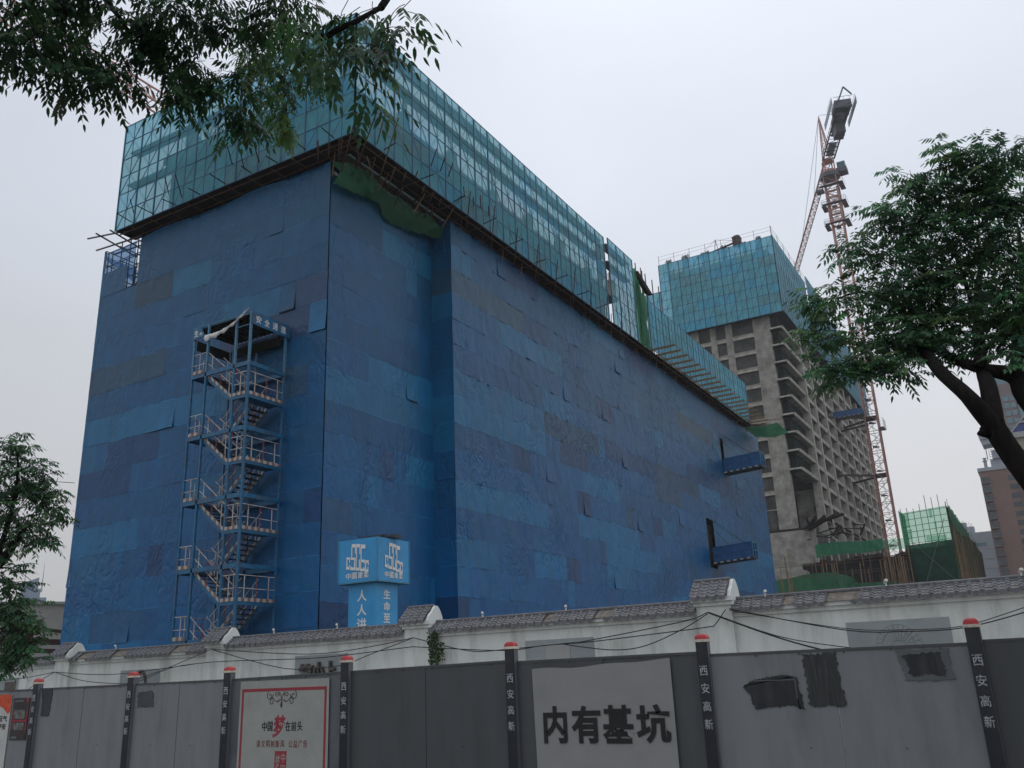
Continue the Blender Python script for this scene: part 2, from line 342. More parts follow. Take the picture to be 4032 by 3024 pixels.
# thin net at the far top corner and the scaffold behind it
t = MB(); t.q((BX, 41.8, 26.55), (BX, 44.72, 26.4), (BX, 44.72, 26.2), (BX, 41.8, 23.9)); t.build('thin_net', M_tarpnet, bld)
t = MB()
t.q((BX+.05, 44.74, 26.4), (BX+3.0, 44.74, 26.4), (BX+3.0, 44.74, 1.2), (BX+.05, 44.74, 1.2)); t.build('side_net', M_tarp if 0 else M_tarpnet, bld)
# body of the building behind the sheets
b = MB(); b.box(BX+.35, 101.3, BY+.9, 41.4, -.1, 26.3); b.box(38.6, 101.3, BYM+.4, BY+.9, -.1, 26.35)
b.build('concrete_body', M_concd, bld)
b = MB(); b.box(30.9, 66.2, 28.4, 41, 28.2, 31.9); b.build('upper_storey', M_conc, bld)
b = MB()
b.box(30.45, 66.4, 27.05, 41.3, 31.9, 32.35); b.build('floor_slab', M_conc, bld)
b = MB(); b.box(30.2, 66.4, 27.0, 27.3, 27.72, 28.15); b.box(30.2, 30.5, 27.3, 41.3, 27.72, 28.15); b.box(30.5, 66.2, 27.3, 41.2, 28.0, 28.12); b.build('slab_edge_beam', M_conc, bld)
b = MB(); b.box(31.2, 66, 27.95, 41, 26.32, 27.98); b.build('dark_storey', M_void, bld)  # near-black box stands in for the shade inside the open storey
b = MB()
for X in (31, 36, 41, 46, 51, 56, 61, 65.6): b.box(X, X+.6, 27.2, 27.8, 32.35, 33.6+rnd(-.5, .3))
for Y in (31, 35, 39): b.box(30.6, 31.2, Y, Y+.6, 32.35, 33.4)
b.build('column_stub', M_conc, bld)
b = MB()
for X in (31, 36, 41, 46, 51, 56, 61, 65.6):
    for k in range(5): xx, yy = X+rnd(0, .6), 27.2+rnd(0, .6); b.bar((xx, yy, 32.3), (xx+rnd(-.1, .1), yy, 34.6+rnd(-.5, .6)), .05)
for i in range(30):
    yy = 28+i*.42; b.bar((30.8, yy, 32), (30.8, yy, 33.6+rnd(-.3, .5)), .045)
b.build('starter_bars', M_rust, bld)
b = MB()
for X, zt in ((71.1, 37.5), (70.8, 36.4), (71.4, 36.0), (72.4, 37.5), (72.65, 37.3), (73.45, 37.3), (73.7, 36.2), (75.2, 37.3), (76.9, 37.25), (78.4, 34), (80.4, 34.6), (82, 33.6)):
    b.bar((X, 27, 26.5), (X, 27, zt), .09)
b.build('starter_bars', M_rust, bld)
b = MB(); b.hexa([(69.6, 26.6, 35.4), (71.9, 26.6, 34.5), (71.9, 26.2, 34.5), (69.6, 26.2, 35.4)], [(69.6, 26.6, 35.9), (72.9, 26.6, 34.7), (72.9, 26.2, 34.7), (69.6, 26.2, 35.9)]); b.build('tilted_formwork', M_dark, bld)
# soffit platform under the screens
b = MB(); b.box(28.72, 30.0, 24.72, 42.6, 26.98, 27.03); b.box(30.0, 38.6, 24.72, 26.1, 26.98, 27.03); b.box(38.6, 97.0, 24.72, 26.4, 26.98, 27.03); b.box(30.9, 66, 28.4, 42.6, 28.12, 28.2); b.build('soffit_boards', M_dark, bld)
b = MB()
for k in range(43):
    X = 29.3+k*1.57; b.bar((X, 24.75, 26.93), (X, 27.2, 26.93), .07)
for k in range(11): b.bar((28.75, 25.6+k*1.57, 26.93), (30.6, 25.6+k*1.57, 26.93), .07)
for Y in (24.95, 25.6, 26.3): b.bar((28.8, Y, 26.87), (96.5, Y, 26.87), .06)
for X in (28.95, 29.6): b.bar((X, 24.8, 26.87), (X, 42.6, 26.87), .06)
b.build('soffit_tubes', M_rust, bld)
def screen(o, u, nrm, length, z0, z1, cols, rows, edge_first=True, m_panel=M_teal, post=.09, seed=0, brace=True):
    rr = random.Random(seed); o, u, nrm = Vector(o), Vector(u), Vector(nrm); du, dz = length/cols, (z1-z0)/rows
    mb = MB(); mb.c = []
    prev = None
    for j in range(rows):
        for i in range(cols*2):
            if prev is None or rr.random() < .35:
                k = rr.random()
                prev = (.10, .42, .54) if k < .45 else ((.10, .39, .47) if k < .7 else ((.07, .41, .60) if k < .88 else (.12, .35, .42)))
            a0, a1 = du*i/2, du*(i+1)/2; b0 = z0+j*dz; n = len(mb.v); off = rr.uniform(-.012, .012)
            for a, z_ in ((a0, b0), (a1, b0), (a1, b0+dz), (a0, b0+dz)):
                p = o+u*a+nrm*off*(1 if z_ > b0 else .3); mb.v.append((p.x, p.y, z_)); mb.c.append(prev)
            mb.f.append((n, n+1, n+2, n+3)); mb.mi.append(0)
    sc = mb.build('mesh_screen', m_panel, bld if nrm is not None and CUR[0] is None else CUR[0])
    f = MB()
    P = lambda a, z_, d=.0: o+u*a+Z*z_-Z*o.z-nrm*d
    for i in range(cols+1): f.bar(P(i*du, z0), P(i*du, z1), post)
    for i in range(cols): f.bar(P((i+.5)*du, z0), P((i+.5)*du, z1), post*.45)
    for j in range(rows+1): f.bar(P(0, z0+j*dz), P(length, z0+j*dz), post*.55)
    if brace:
        for i in range(cols):
            for j in range(0, rows-1, 2):
                a, b_ = i*du, (i+1)*du; zl, zh = z0+j*dz, z0+(j+2)*dz; d = .012
                f.bar(P(a, zh, d), P(b_, zl, d), post*.5); f.bar(P(a, zl, d+.04), P(b_, zh, d+.04), post*.32)
    f.build('screen_frame', M_tealframe, sc)
    return sc
CUR = [None]
SC = []
SC.append(screen((28.67, 24.67, 0), PY, NX, 17.96, 27.0, 34.05, 11, 6, seed=3))
SC.append(screen((28.67, 24.67, 0), PX, NY, 29.8, 27.0, 34.05, 19, 6, seed=5))
SC.append(screen((59.3, 24.67, 0), PX, NY, 4.9, 27.0, 34.35, 3, 6, seed=8))
SC.append(screen((67.1, 24.67, 0), PX, NY, 29.0, 27.25, 31.75, 18, 4, seed=9))
SC.append(screen((95.9, 24.7, 0), PY, PX, 3.2, 27.25, 31.7, 2, 4, seed=10))
# walkway decks inside the screens
b = MB()
for z_ in (33.72, 32.2): b.box(28.95, 58.4, 24.85, 25.55, z_, z_+.05); b.box(59.4, 64.1, 24.85, 25.55, z_+.2, z_+.25)
for z_ in (32.2, 30.0): b.box(28.85, 29.5, 25.6, 42.3, z_, z_+.05)
b.box(28.85, 29.5, 25.0, 30.0, 33.72, 33.77); b.build('walkway_deck', M_conc, bld)
# slot between screens, boards and green net in it
b = MB(); b.box(58.55, 59.25, 25.3, 25.35, 27, 34.0); b.build('slot_net', M_greendark, bld)
b = MB(); b.box(58.6, 59.2, 25.0, 25.06, 32.4, 33.6); b.box(58.6, 59.2, 25.0, 25.06, 30.7, 32.0); b.build('slot_board', M_palew, bld)
def drape(P, nu, nv, name, m_, par, amp=.12, sc_=1.2, seed=0, nrm=NY):
    mb = MB(); nrm = Vector(nrm)
    def Q(s_, t_):
        p = Vector(P(s_, t_)); return p+nrm*(amp*noise.noise(Vector((s_*nu*.35*sc_, t_*nv*.12*sc_, seed))))
    mb.grid(Q, nu, nv); return mb.build(name, m_, par, True)
drape(lambda s, t_: (64.5+s*2.6, 24.9-.2*math.sin(s*3), 27.1+(1-t_)*(6.6-2.2*s+.5*math.sin(s*9))), 14, 10, 'green_net', M_green, bld, .35, 2, 4)
drape(lambda s, t_: (64.9+s*.9+.5*t_, 24.75, 27.1+(1-t_)*(5.0+.8*math.sin(s*7))), 8, 10, 'green_net', M_greenb, bld, .3, 2, 9)
# sagging green net under the near soffit
def gn(s, t_):
    x = 29.3+s*9.1; top = 26.3+.72*min(1, s*5)-.25*s+.06*math.sin(s*23); dep = (1.25+.7*math.sin(math.pi*min(1, s*1.05))*abs(math.sin(2.2*math.pi*s+.4))-.1*s)
    return (x, 26.55-.35*math.sin(math.pi*t_)-.15*math.sin(9*s), top-dep*t_-.12*math.sin(s*17)*t_)
drape(gn, 60, 12, 'green_net', M_green, bld, .28, 1.6, 2)
drape(lambda s, t_: (29.5+s*2.4, 26.3-.25*math.sin(3*t_), 26.3+.3*s-(.35+.35*s)*t_-.5*s*s), 12, 6, 'green_net', M_greenb, bld, .12, 2, 6)
# scaffold tubes around the dark gap
for i in range(34):
    if i < 10:
        Y = 26.6+i*1.6; p, q = (29.3, Y, 25.95), (29.05+rnd(-.1, .1), Y+rnd(-.05, .05), 27.35+rnd(0, .5))
        if i % 3 == 0: p, q = (29.45, Y+.4, 26.1), (28.5, Y-.5, 29.0+rnd(0, .8))
    else:
        X = 38.9+(i-10)*2.35; p, q = (X, 25.3, 26.2), (X+rnd(-.15, .15), 25.1, 27.3+rnd(0, .9))
        MB().tube([p, q], .032, 5).build('scaffold_pole', random.choice((M_rust, M_bamboo)), bld)
def onpl(x, y, ax, val):
    r = FW*F_PX + RT*(x-2016) - UP*(y-1512); return C0 + r*((val-C0[ax])/r[ax])
QQ = lambda a, b_: (1230+a*.31646, 440+b_*.31646)
for (a, b_, c, d_) in ((355, 775, 555, 0), (515, 790, 800, 0), (730, 690, 910, 0), (805, 935, 1075, 70), (1390, 930, 1550, 455), (1510, 980, 1655, 555), (1610, 1040, 1750, 635), (1920, 1280, 1880, 930), (2010, 1380, 2000, 1065), (2110, 1420, 2090, 1040), (2195, 1500, 2190, 1180),
                       (430, 500, 470, 300), (325, 640, 330, 340), (350, 620, 365, 330), (70, 610, 70, 360), (200, 560, 205, 390), (700, 850, 780, 580), (925, 980, 1030, 690), (1100, 940, 1160, 760), (1020, 1180, 1120, 940), (1215, 1010, 1310, 735), (1340, 1100, 1390, 930), (1440, 1190, 1500, 1000), (1550, 1250, 1600, 1080), (1390, 1330, 1440, 1190), (610, 700, 545, 430), (780, 885, 680, 560)):
    p = onpl(*QQ(a, b_), 1, 26.5); q = onpl(*QQ(c, d_), 1, 24.9-2.6*min(1, abs(b_-d_)/750)); MB().tube([p, q], .034, 5).build('scaffold_pole', random.choice((M_bamboo, M_rust, M_rust)), bld)
for (a, b_, c, d_) in ((1470, 1120, 1415, 910), (1550, 1180, 1485, 905), (1650, 1145, 1565, 845), (1070, 1290, 1025, 1100), (1165, 1350, 1090, 1080), (850, 1390, 810, 1240)):
    p = onpl(a*.6329, b_*.6329, 0, 30.0); q = onpl(c*.6329, d_*.6329, 0, 27.2); MB().tube([p, q], .03, 5).build('scaffold_pole', M_rust, bld)
for p_ in range(9):
    X = 41+p_*2.9; p, q = Vector((X, 26.4, 26.5)), Vector((X*.885, 22.9, 26.95+rnd(-.2, .3))); MB().tube([p, q], .03, 5).build('scaffold_pole', M_rust, bld)
for i in range(26):
    if i < 9: Y = 26+i*1.9; p, q = (29.4, Y, 27.08), (27.95-rnd(0, .4), Y+rnd(-.1, .1), 27.05+rnd(-.05, .25))
    else: X = 31.0+(i-9)*1.57; p, q = (X, 25.4, 27.08), (X+rnd(-.1, .1), 23.75+rnd(-.1, .2), 27.15+rnd(-.05, .2))
    if i % 2 or i < 9: MB().tube([p, q], .03, 5).build('outrigger_tube', M_dark, bld)
for i in range(20):
    if i > 9: break
    X = 29.6+i*.9; Y = rnd(25.6, 27.0); MB().tube([(X, Y, rnd(25.6, 26.4)), (X+rnd(-.9, .7), Y-rnd(.3, 1.5), rnd(27.0, 28.0))], rnd(.025, .04), 5).build('scaffold_pole', random.choice((M_bamboo, M_rust)), bld)
for i in range(12):
    X = 62+i*3; MB().tube([(X, 25.3, 26.2), (X+rnd(-.1, .1), 25.1, 27.5)], .03, 4).build('scaffold_pole', M_rust, bld)
# projecting yellow-brown beams under the far screen
for i in range(20):
    X = 67.1+i*1.53; k = rnd(-.08, .08)
    MB().box(X, X+.10, 22.62+k, 25.3, 27.08, 27.24).build('cantilever_beam', M_bamboo, bld)
for (p, q) in (((97.2, 25, 27), (100.6, 22.6, 26.6)), ((96.8, 25, 27.2), (99.6, 22.0, 27.3)), ((96.2, 25, 27.3), (98.4, 21.6, 27.6)), ((97.5, 25, 26.9), (101.5, 23.4, 26.3))):
    MB().tube([p, q], .06, 5).build('scaffold_pole', M_bamboo, bld)
drape(lambda s, t_: (94.8+s*5.4+.8*t_, 25.1-3.4*t_, 26.45-.25*math.sin(math.pi*t_)+.1*t_), 12, 10, 'green_net', M_green, bld, .15, 2, 3, Z)
# scaffold at the far top corner (left), above the blue sheets
b = MB()
for Y in (41.9, 42.6, 43.4, 44.2, 44.6):
    for X in (29.75, 30.7, 31.6): b.bar((X, Y, 22), (X, Y, 26.3+rnd(.2, 1.0)*(1 if Y < 44 else .3)), .055)
for zz in (23.3, 24.5, 25.7, 26.6):
    for X in (29.75, 30.7, 31.6): b.bar((X, 41.2, zz), (X, 44.8, zz), .05)
    for Y in (41.9, 43.4, 44.6): b.bar((29.6, Y, zz+.05), (31.8, Y, zz+.05), .05)
b.bar((29.75, 41.9, 23), (29.75, 44.4, 26), .05); b.bar((30.7, 44.4, 23), (30.7, 41.9, 26), .05)
for (p, q) in (((29.2, 41.2, 27.0), (28.4, 44.8, 27.05)), ((29.6, 41.4, 26.75), (29.1, 44.9, 26.6)), ((30.2, 41.4, 26.6), (29.9, 44.3, 26.5)), ((28.3, 43.9, 27.1), (31, 43.7, 26.6)), ((28.5, 42.9, 27.1), (31, 42.7, 26.6))): b.bar(p, q, .08)
b.build('corner_scaffold', M_craned, bld)
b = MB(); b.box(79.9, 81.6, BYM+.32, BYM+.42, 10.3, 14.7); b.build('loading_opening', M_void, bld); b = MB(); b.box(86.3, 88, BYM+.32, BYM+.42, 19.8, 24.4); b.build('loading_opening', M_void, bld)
# ------------------------------------------------------------------ loading platforms
def platform(x, y, z, L, wd, label, tilt=.0, grp='blue loading platforms'):
    o = thing('loading_platform', label, 'platform', (x, y, z), grp)
    def P(a, b_, c): return (x+a, y-b_, z+c+tilt*b_)
    b = MB(); b.hexa([P(0, 0, 0), P(wd, 0, 0), P(wd, L, 0), P(0, L, 0)], [P(0, 0, .12), P(wd, 0, .12), P(wd, L, .12), P(0, L, .12)]); b.build('deck', M_rubber, o)
    for a in (0, wd):
        b = MB(); b.hexa([P(a-.02, .05, .14), P(a+.02, .05, .14), P(a+.02, L, .14), P(a-.02, L, .14)], [P(a-.02, .05, 1.45), P(a+.02, .05, 1.45), P(a+.02, L, 1.45), P(a-.02, L, 1.45)])
        for k in range(5): b.bar(P(a-.04, .05+k*(L-.1)/4, .1), P(a-.04, .05+k*(L-.1)/4, 1.5), .06)
        for h in (.8, 1.47): b.bar(P(a-.04, 0, h), P(a-.04, L, h), .05)
        b.build('side_panel', M_plat, o)
        b = MB()
        for k in range(12): b.cur = k % 2; u0, u1 = k*L/12, (k+1)*L/12; b.hexa([P(a-.06, u0, .0), P(a-.045, u0, .0), P(a-.045, u1, .0), P(a-.06, u1, .0)], [P(a-.06, u0, .13), P(a-.045, u0, .13), P(a-.045, u1, .13), P(a-.06, u1, .13)])
        b.build('striped_edge', [M_white, M_rubber], o)
    b = MB()
    for a in (0, wd*.5, wd): b.bar(P(a, L, .1), P(a, L, 1.5), .06)
    for h in (.75, 1.47): b.bar(P(0, L, h), P(wd, L, h), .05)
    b.build('end_gate', M_tealedge, o)
    b = MB(); b.bar(P(0, L*.8, 1.4), (x-.1, y+.1, z+4.2), .035); b.bar(P(wd, L*.8, 1.4), (x+wd, y+.1, z+4.2), .035); b.bar(P(0, L*.45, 1.4), (x-.1, y+.1, z+3.6), .03); b.build('stay_cable', M_cable, o)
    return o
platform(80.3, 25.5, 10.4, 3.7, 1.5, 'blue sided loading platform on the long tarpaulin wall, the lower one near its foot', .06)
platform(86.8, 25.5, 19.95, 3.8, 1.6, 'blue sided loading platform high on the long tarpaulin wall, under the projecting beams', .06)
# ================================================================== STAIR TOWER
st = thing('stair_tower', 'open blue steel stair tower standing against the short blue wall', 'stair tower', (27.07, 29.3, 0))
X0, X1, Y0, Y1 = 27.07, 29.3, 29.3, 33.05; LV = [.37, 3.42, 6.46, 9.5, 12.55, 15.6]
for (x, y) in ((X0, Y0), (X0, 30.22), (X0, 32.1), (X0, Y1), (X1, Y0), (X1, Y1), (X1, 31.2)):
    b = MB(); b.box(x-.05, x+.05, y-.05, y+.05, 0, 15.6); b.build('post', M_stair, st)
    b = MB(); b.box(x-.05, x+.05, y-.05, y+.05, 15.6, 18.12 if x == X0 else 17.6); b.build('upper_post', M_stairl, st)
for z in LV[1:]:
    b = MB(); b.box(X0-.05, X0+.05, Y0+.06, Y1-.06, z-.11, z+.09); b.box(X1-.05, X1+.05, Y0+.06, Y1-.06, z-.11, z+.09)
    b.box(X0+.06, X1-.06, Y0-.05, Y0+.05, z-.11, z+.09); b.box(X0+.06, X1-.06, Y1-.05, Y1+.05, z-.11, z+.09); b.build('ring_beam', M_stair, st)
def stripes(mb, p, q, h, n, thick=.012):
    p, q = Vector(p), Vector(q); d = (q-p)/n; t_ = Vector((-.012, -.012, 0))
    for k in range(n):
        mb.cur = k % 2; a, b_ = p+d*k, p+d*(k+1); mb.hexa([a, b_, b_-t_, a-t_], [a+Z*h, b_+Z*h, b_-t_+Z*h, a-t_+Z*h])
def rail(p, q, n, name='railing'):
    p, q = Vector(p), Vector(q); b = MB()
    for h in (.55, 1.1): b.cur = 0; b.bar(p+Z*h, q+Z*h, .032)
    for k in range(n):
        b.cur = k % 2; a = p+(q-p)*((k+.5)/n); b.bar(a, a+Z*1.1, .032)
    return b.build(name, [M_railw, M_railr], st)
for i, z in enumerate(LV):
    if i:   # full-height landing at the far side
        b = MB(); b.box(X0+.05, X1-.05, 32.1, Y1-.05, z-.06, z); b.build('landing', M_stair, st)
        rail((X0-.02, Y1-.05, z), (X0-.02, 32.15, z), 1)
        rail((X0+.1, Y1, z), (X1-.1, Y1, z), 2)
        b = MB(); stripes(b, (X0-.07, Y1-.1, z+.09), (X0-.07, 32.2, z+.09), .16, 4); b.build('kick_plate', [M_white, M_kick], st)
        zl = z-1.5
        b = MB(); b.box(X0+.05, X1-.05, Y0+.05, 30.2, zl-.06, zl); b.box(X0-.05, X0+.05, Y0+.06, 30.16, zl-.15, zl); b.box(X0+.06, X1-.06, Y0-.05, Y0+.05, zl-.15, zl); b.build('landing', M_stair, st)
        rail((X0-.02, 30.15, zl), (X0-.02, Y0+.06, zl), 1); rail((X0+.06, Y0-.02, zl), (X1-.06, Y0-.02, zl), 3)
        b = MB(); stripes(b, (X0-.07, 30.16, zl), (X0-.07, Y0+.06, zl), .15, 5); b.build('kick_plate', [M_white, M_kick], st)
        b = MB(); stripes(b, (X0+.06, Y0-.07, zl), (X1-.06, Y0-.07, zl), .15, 12); b.build('kick_plate', [M_white, M_kick], st)
        for (xa, xb, ya, za, yb, zb) in ((X0+.08, X0+1.0, 32.1, z, 30.25, zl), (X0+1.15, X1-.08, 30.25, zl, 32.1, z-3.05)):
            if zb < -.1: continue
            b = MB()
            for k in range(1, 8):
                yy = ya+(yb-ya)*k/8; zz = za+(zb-za)*k/8; b.box(xa, xb, yy-.12, yy+.12, zz-.03, zz)
            b.build('treads', M_rubber, st)
            for xs in (xa, xb):
                b = MB(); v0, v1 = Vector((xs-.02, ya, za)), Vector((xs-.02, yb, zb)); dn = Vector((0, 0, -.2)); sx = Vector((.04, 0, 0))
                for k in range(12):
                    b.cur = k % 2; p_, q_ = v0+(v1-v0)*k/12, v0+(v1-v0)*(k+1)/12; b.hexa([p_+dn*.5, q_+dn*.5, q_+dn*.5+sx, p_+dn*.5+sx], [p_+Z*.05, q_+Z*.05, q_+Z*.05+sx, p_+Z*.05+sx])
                b.cur = 2; b.hexa([v0+dn*1.4, v1+dn*1.4, v1+dn*1.4+sx, v0+dn*1.4+sx], [v0+dn*.5, v1+dn*.5, v1+dn*.5+sx, v0+dn*.5+sx])
                b.build('stringer', [M_white, M_kick, M_stair], st)
                rail(v0, v1, 3, 'stair_railing')
b = MB(); b.box(X0+.02, X1+.1, Y0+.02, Y1+.05, 18.0, 18.03)
for k in range(14): b.box(X0+.05, X1+.1, Y0+.1+k*.27, Y0+.14+k*.27, 17.94, 18.0)
b.build('roof_sheet', M_void, st)
b = MB(); b.bar((X0, Y0, 18.12), (X0, Y1, 18.12), .05); b.bar((X0, Y0, 17.5), (X0, 30.2, 17.5), .04); b.build('roof_rail', M_stairl, st)
b = MB(); b.box(X0-.02, X1+.18, Y0-.11, Y0-.07, 17.48, 18.1); sb = b.build('signboard', M_stair, st)
b = MB()
for k, ch in enumerate('安全通道'): write(b, ch, (27.42+k*.53, Y0-.115, 17.78), PX, Z, .33, .36, .012)
b.build('lettering', M_signw, sb)
b = MB(); b.hexa([(X0-.12, 33.08, 17.45), (X0-.12, 32.25, 17.55), (X0-.09, 32.25, 17.55), (X0-.09, 33.08, 17.45)], [(X0-.12, 33.08, 18.1), (X0-.12, 32.6, 18.12), (X0-.09, 32.6, 18.12), (X0-.09, 33.08, 18.1)]); sb = b.build('torn_signboard', M_stair, st)
b = MB(); write(b, '生', (X0-.125, 32.85, 17.78), NY, Z, .27, .33, .012); write(b, '命', (X0-.125, 32.53, 17.7), NY, Z, .2, .16, .012); b.build('lettering', M_signw, sb)
drape(lambda s, t_: (X0-.1-.06*math.sin(3*t_), 32.25-s*2.9, 17.58+.25*s-.42*math.sin(math.pi*min(1, s*.97))*.4+(.5*s*s)-(.30*(1-.75*s)+.05*math.sin(s*31))*t_), 30, 6, 'torn_cloth', M_cloth, st, .07, 3, 5, NX)
b = MB(); b.hexa([(X1-.1, Y0+.3, 17.1), (X1-.1, Y1-.3, 17.1), (X1-.06, Y1-.3, 17.1), (X1-.06, Y0+.3, 17.1)], [(X1-.1, Y0+.3, 17.6), (X1-.1, Y1-.3, 17.6), (X1-.06, Y1-.3, 17.6), (X1-.06, Y0+.3, 17.6)])
b.box(X0+.1, X1-.1, Y1-.06, Y1-.03, 17.0, 17.5); b.build('back_board', M_netinf, st)
# ================================================================== ADVERTISING PILLAR
ap = thing('sign_pillar', 'blue cube sign with white emblem on a square blue lettered column behind the wall', 'sign', (27.5, 22.2, 0))
b = MB(); b.box(26.5, 28.47, 21.3, 23.2, 5.13, 6.73); cube = b.build('sign_cube', M_sign, ap)
b = MB()
for (x, y) in ((26.5, 21.3), (28.47, 21.3), (26.5, 23.2)): b.box(x-.02, x+.02, y-.02, y+.02, 5.11, 6.75)
b.box(26.48, 28.49, 21.28, 23.22, 5.08, 5.13); b.build('cube_edge', M_tealedge, cube)
b = MB(); b.box(26.72, 28.05, 21.55, 22.86, 0, 5.08); colu = b.build('sign_column', M_sign, ap)
b = MB(); b.bar((26.6, 22.3, 6.8), (27.0, 21.2, 6.86), .05); b.box(27.0, 27.6, 21.4, 21.9, 6.73, 6.85); b.box(27.3, 27.7, 21.1, 21.35, 6.76, 6.9); b.build('flood_lamp', M_rubber, ap)
LG = [(70, 125, 0, 60), (130, 182, 0, 60), (190, 250, 10, 80), (65, 78, 60, 240), (114, 125, 60, 170), (130, 141, 60, 250), (174, 185, 60, 180), (190, 202, 80, 275),
      (2, 50, 235, 275), (2, 15, 275, 400), (0, 45, 400, 450), (38, 50, 275, 330), (38, 45, 360, 400), (60, 120, 240, 280), (105, 118, 280, 410), (55, 118, 410, 460), (55, 67, 385, 410),
      (125, 137, 250, 415), (125, 180, 415, 465), (167, 180, 270, 415), (190, 245, 275, 322), (185, 198, 322, 430), (185, 245, 430, 475), (232, 245, 322, 345), (232, 245, 405, 430),
      (252, 297, 285, 330), (250, 263, 330, 440), (250, 293, 440, 490), (285, 297, 330, 370), (281, 293, 400, 440)]
for (c, xa, nn) in (((26.485, 22.25, 6.08), NY, 0), ((27.48, 21.285, 6.08), PX, 1)):
    b = MB(); c, xa = Vector(c), Vector(xa); za = xa.cross(Z)
    for (a0, a1, b0, b1) in LG:
        sh = .0; f_ = lambda a, b_: c+xa*((a-148)*.0037)+Z*((215-b_-(a-148)*.16)*.00215)
        q = [f_(a0, b0), f_(a0, b1), f_(a1, b1), f_(a1, b0)]; b.hexa([p-za*.002 for p in q], [p+za*.006 for p in q])
    for k, ch in enumerate('中國建築'): write(b, ch, c+xa*((k-1.5)*.29)-Z*.72, xa, Z, .24, .24, .014)
    b.build('emblem', M_signw, cube)
for (c, xa, tx) in (((26.71, 22.2, 4.62), NY, '人人讲安全'), ((27.385, 21.54, 4.66), PX, '生命至高无上')):
    b = MB()
    for k, ch in enumerate(tx): write(b, ch, Vector(c)-Z*(k*.52 if len(tx) == 5 else k*.44), xa, Z, .46 if len(tx) == 5 else .40, .42 if len(tx) == 5 else .34, .018)
    b.build('lettering', M_signw, colu)
# ================================================================== BOUNDARY WALL
WX = 18.6
wl = thing('boundary_wall', 'long white rendered wall capped with grey clay tiles and small tiled piers', 'wall', (WX, 10, 0))
PIL = [(-1.9, -1.15, 3.36, 3.02), (5.6, 6.36, 3.31, 2.98), (13.22, 13.98, 3.29, 2.96), (20.32, 21.07, 3.17, 2.84), (27.38, 28.12, 3.10, 2.77), (34.5, 35.2, 3.08, 2.75)]
SEG = [(-9, -1.9, 2.90), (-1.15, 5.6, 2.90), (6.36, 13.22, 2.90), (13.98, 20.32, 2.89), (21.07, 27.38, 2.79), (28.12, 34.5, 2.74), (35.2, 48, 2.74)]
MISS = {1: [(4.28, 4.52), (3.36, 3.64), (3.05, 3.30)], 2: [(8.3, 8.75), (9.7, 9.9)], 3: [(14.6, 14.7)], 4: [(26.3, 26.9), (24.6, 25.3), (22.0, 22.5)], 5: [(29.1, 29.3)]}
def tiles(mb, mo, y0, y1, xe, ze, xr, zr, pitch=.213, courses=4, miss=()):
    """courses of wavy tiles climbing from the eave (xe, ze) to the ridge (xr, zr)"""
    n = max(1, round((y1-y0)/pitch)); p = (y1-y0)/n
    for k in range(n):
        ya = y0+k*p; yc = ya+p/2
        gone = any(a < yc < b_ for a, b_ in miss)
        for c in range(courses):
            if gone and c < courses: continue
            j = rnd(-.006, .006); t0, t1 = c/courses, (c+1.25)/courses; xa, za = xe+(xr-xe)*t0, ze+(zr-ze)*t0; xb, zb = xe+(xr-xe)*min(1, t1), ze+(zr-ze)*min(1, t1)
            m_ = 8; base = len(mb.v)
            for (x, z, l) in ((xa, za+.022+j, 1), (xb, zb+.004, 0)):
                for i in range(m_+1):
                    ph = i/m_; mb.v.append((x-.004*l, ya+p*ph, z+.020*math.cos(2*math.pi*ph*2)*.55+.012*math.cos(2*math.pi*ph)))
            nn = m_+1
            for i in range(m_): mb.f.append((base+i, base+i+1, base+nn+i+1, base+nn+i)); mb.mi.append(0)
            b2 = len(mb.v)
            for i in range(m_+1):
                x, y, z = mb.v[base+i]; mb.v.append((x+.004, y, z-.026))
            for i in range(m_): mb.f.append((b2+i, b2+i+1, base+i+1, base+i)); mb.mi.append(0)
        if gone and random.random() < .6: continue
        # hanging drip tile: a rounded tongue
        yk = ya; b3 = len(mb.v); m_ = 6; d = rnd(.075, .09)
        for i in range(m_+1):
            ph = i/m_; yy = yk+p*ph; dz = d*math.sin(math.pi*ph)**.8; mb.v.append((xe-.012, yy, ze+.012)); mb.v.append((xe-.02, yy, ze+.008-dz))
        for i in range(m_): mb.f.append((b3+2*i, b3+2*i+1, b3+2*i+3, b3+2*i+2)); mb.mi.append(0)
for i, (y0, y1, zr) in enumerate(SEG):
    b = MB(); b.box(WX, WX+.3, y0, y1, 0, zr-.2); b.build('wall_panel', M_wall, wl)
    b = MB(); b.box(WX-.05, WX+.35, y0+.001, y1-.001, zr-.36, zr-.28); b.box(WX-.11, WX+.41, y0+.001, y1-.001, zr-.28, zr-.2); b.build('cornice', M_wall, wl)
    b = MB(); b.hexa([(WX-.16, y0, zr-.2), (WX+.46, y0, zr-.2), (WX+.46, y1, zr-.2), (WX-.16, y1, zr-.2)], [(WX+.14, y0, zr-.01), (WX+.16, y0, zr-.01), (WX+.16, y1, zr-.01), (WX+.14, y1, zr-.01)]); b.build('mortar_bed', M_mortar, wl)
    b = MB(); tiles(b, None, y0, y1, WX-.17, zr-.215, WX+.13, zr-.01, miss=MISS.get(i, ())); cp_ = b.build('tile_coping', M_tile, wl)
    b = MB(); b.tube([(WX+.15, y0, zr+.005), (WX+.15, y1, zr+.005)], .045, 8); b.build('ridge_tile', M_tile, cp_)
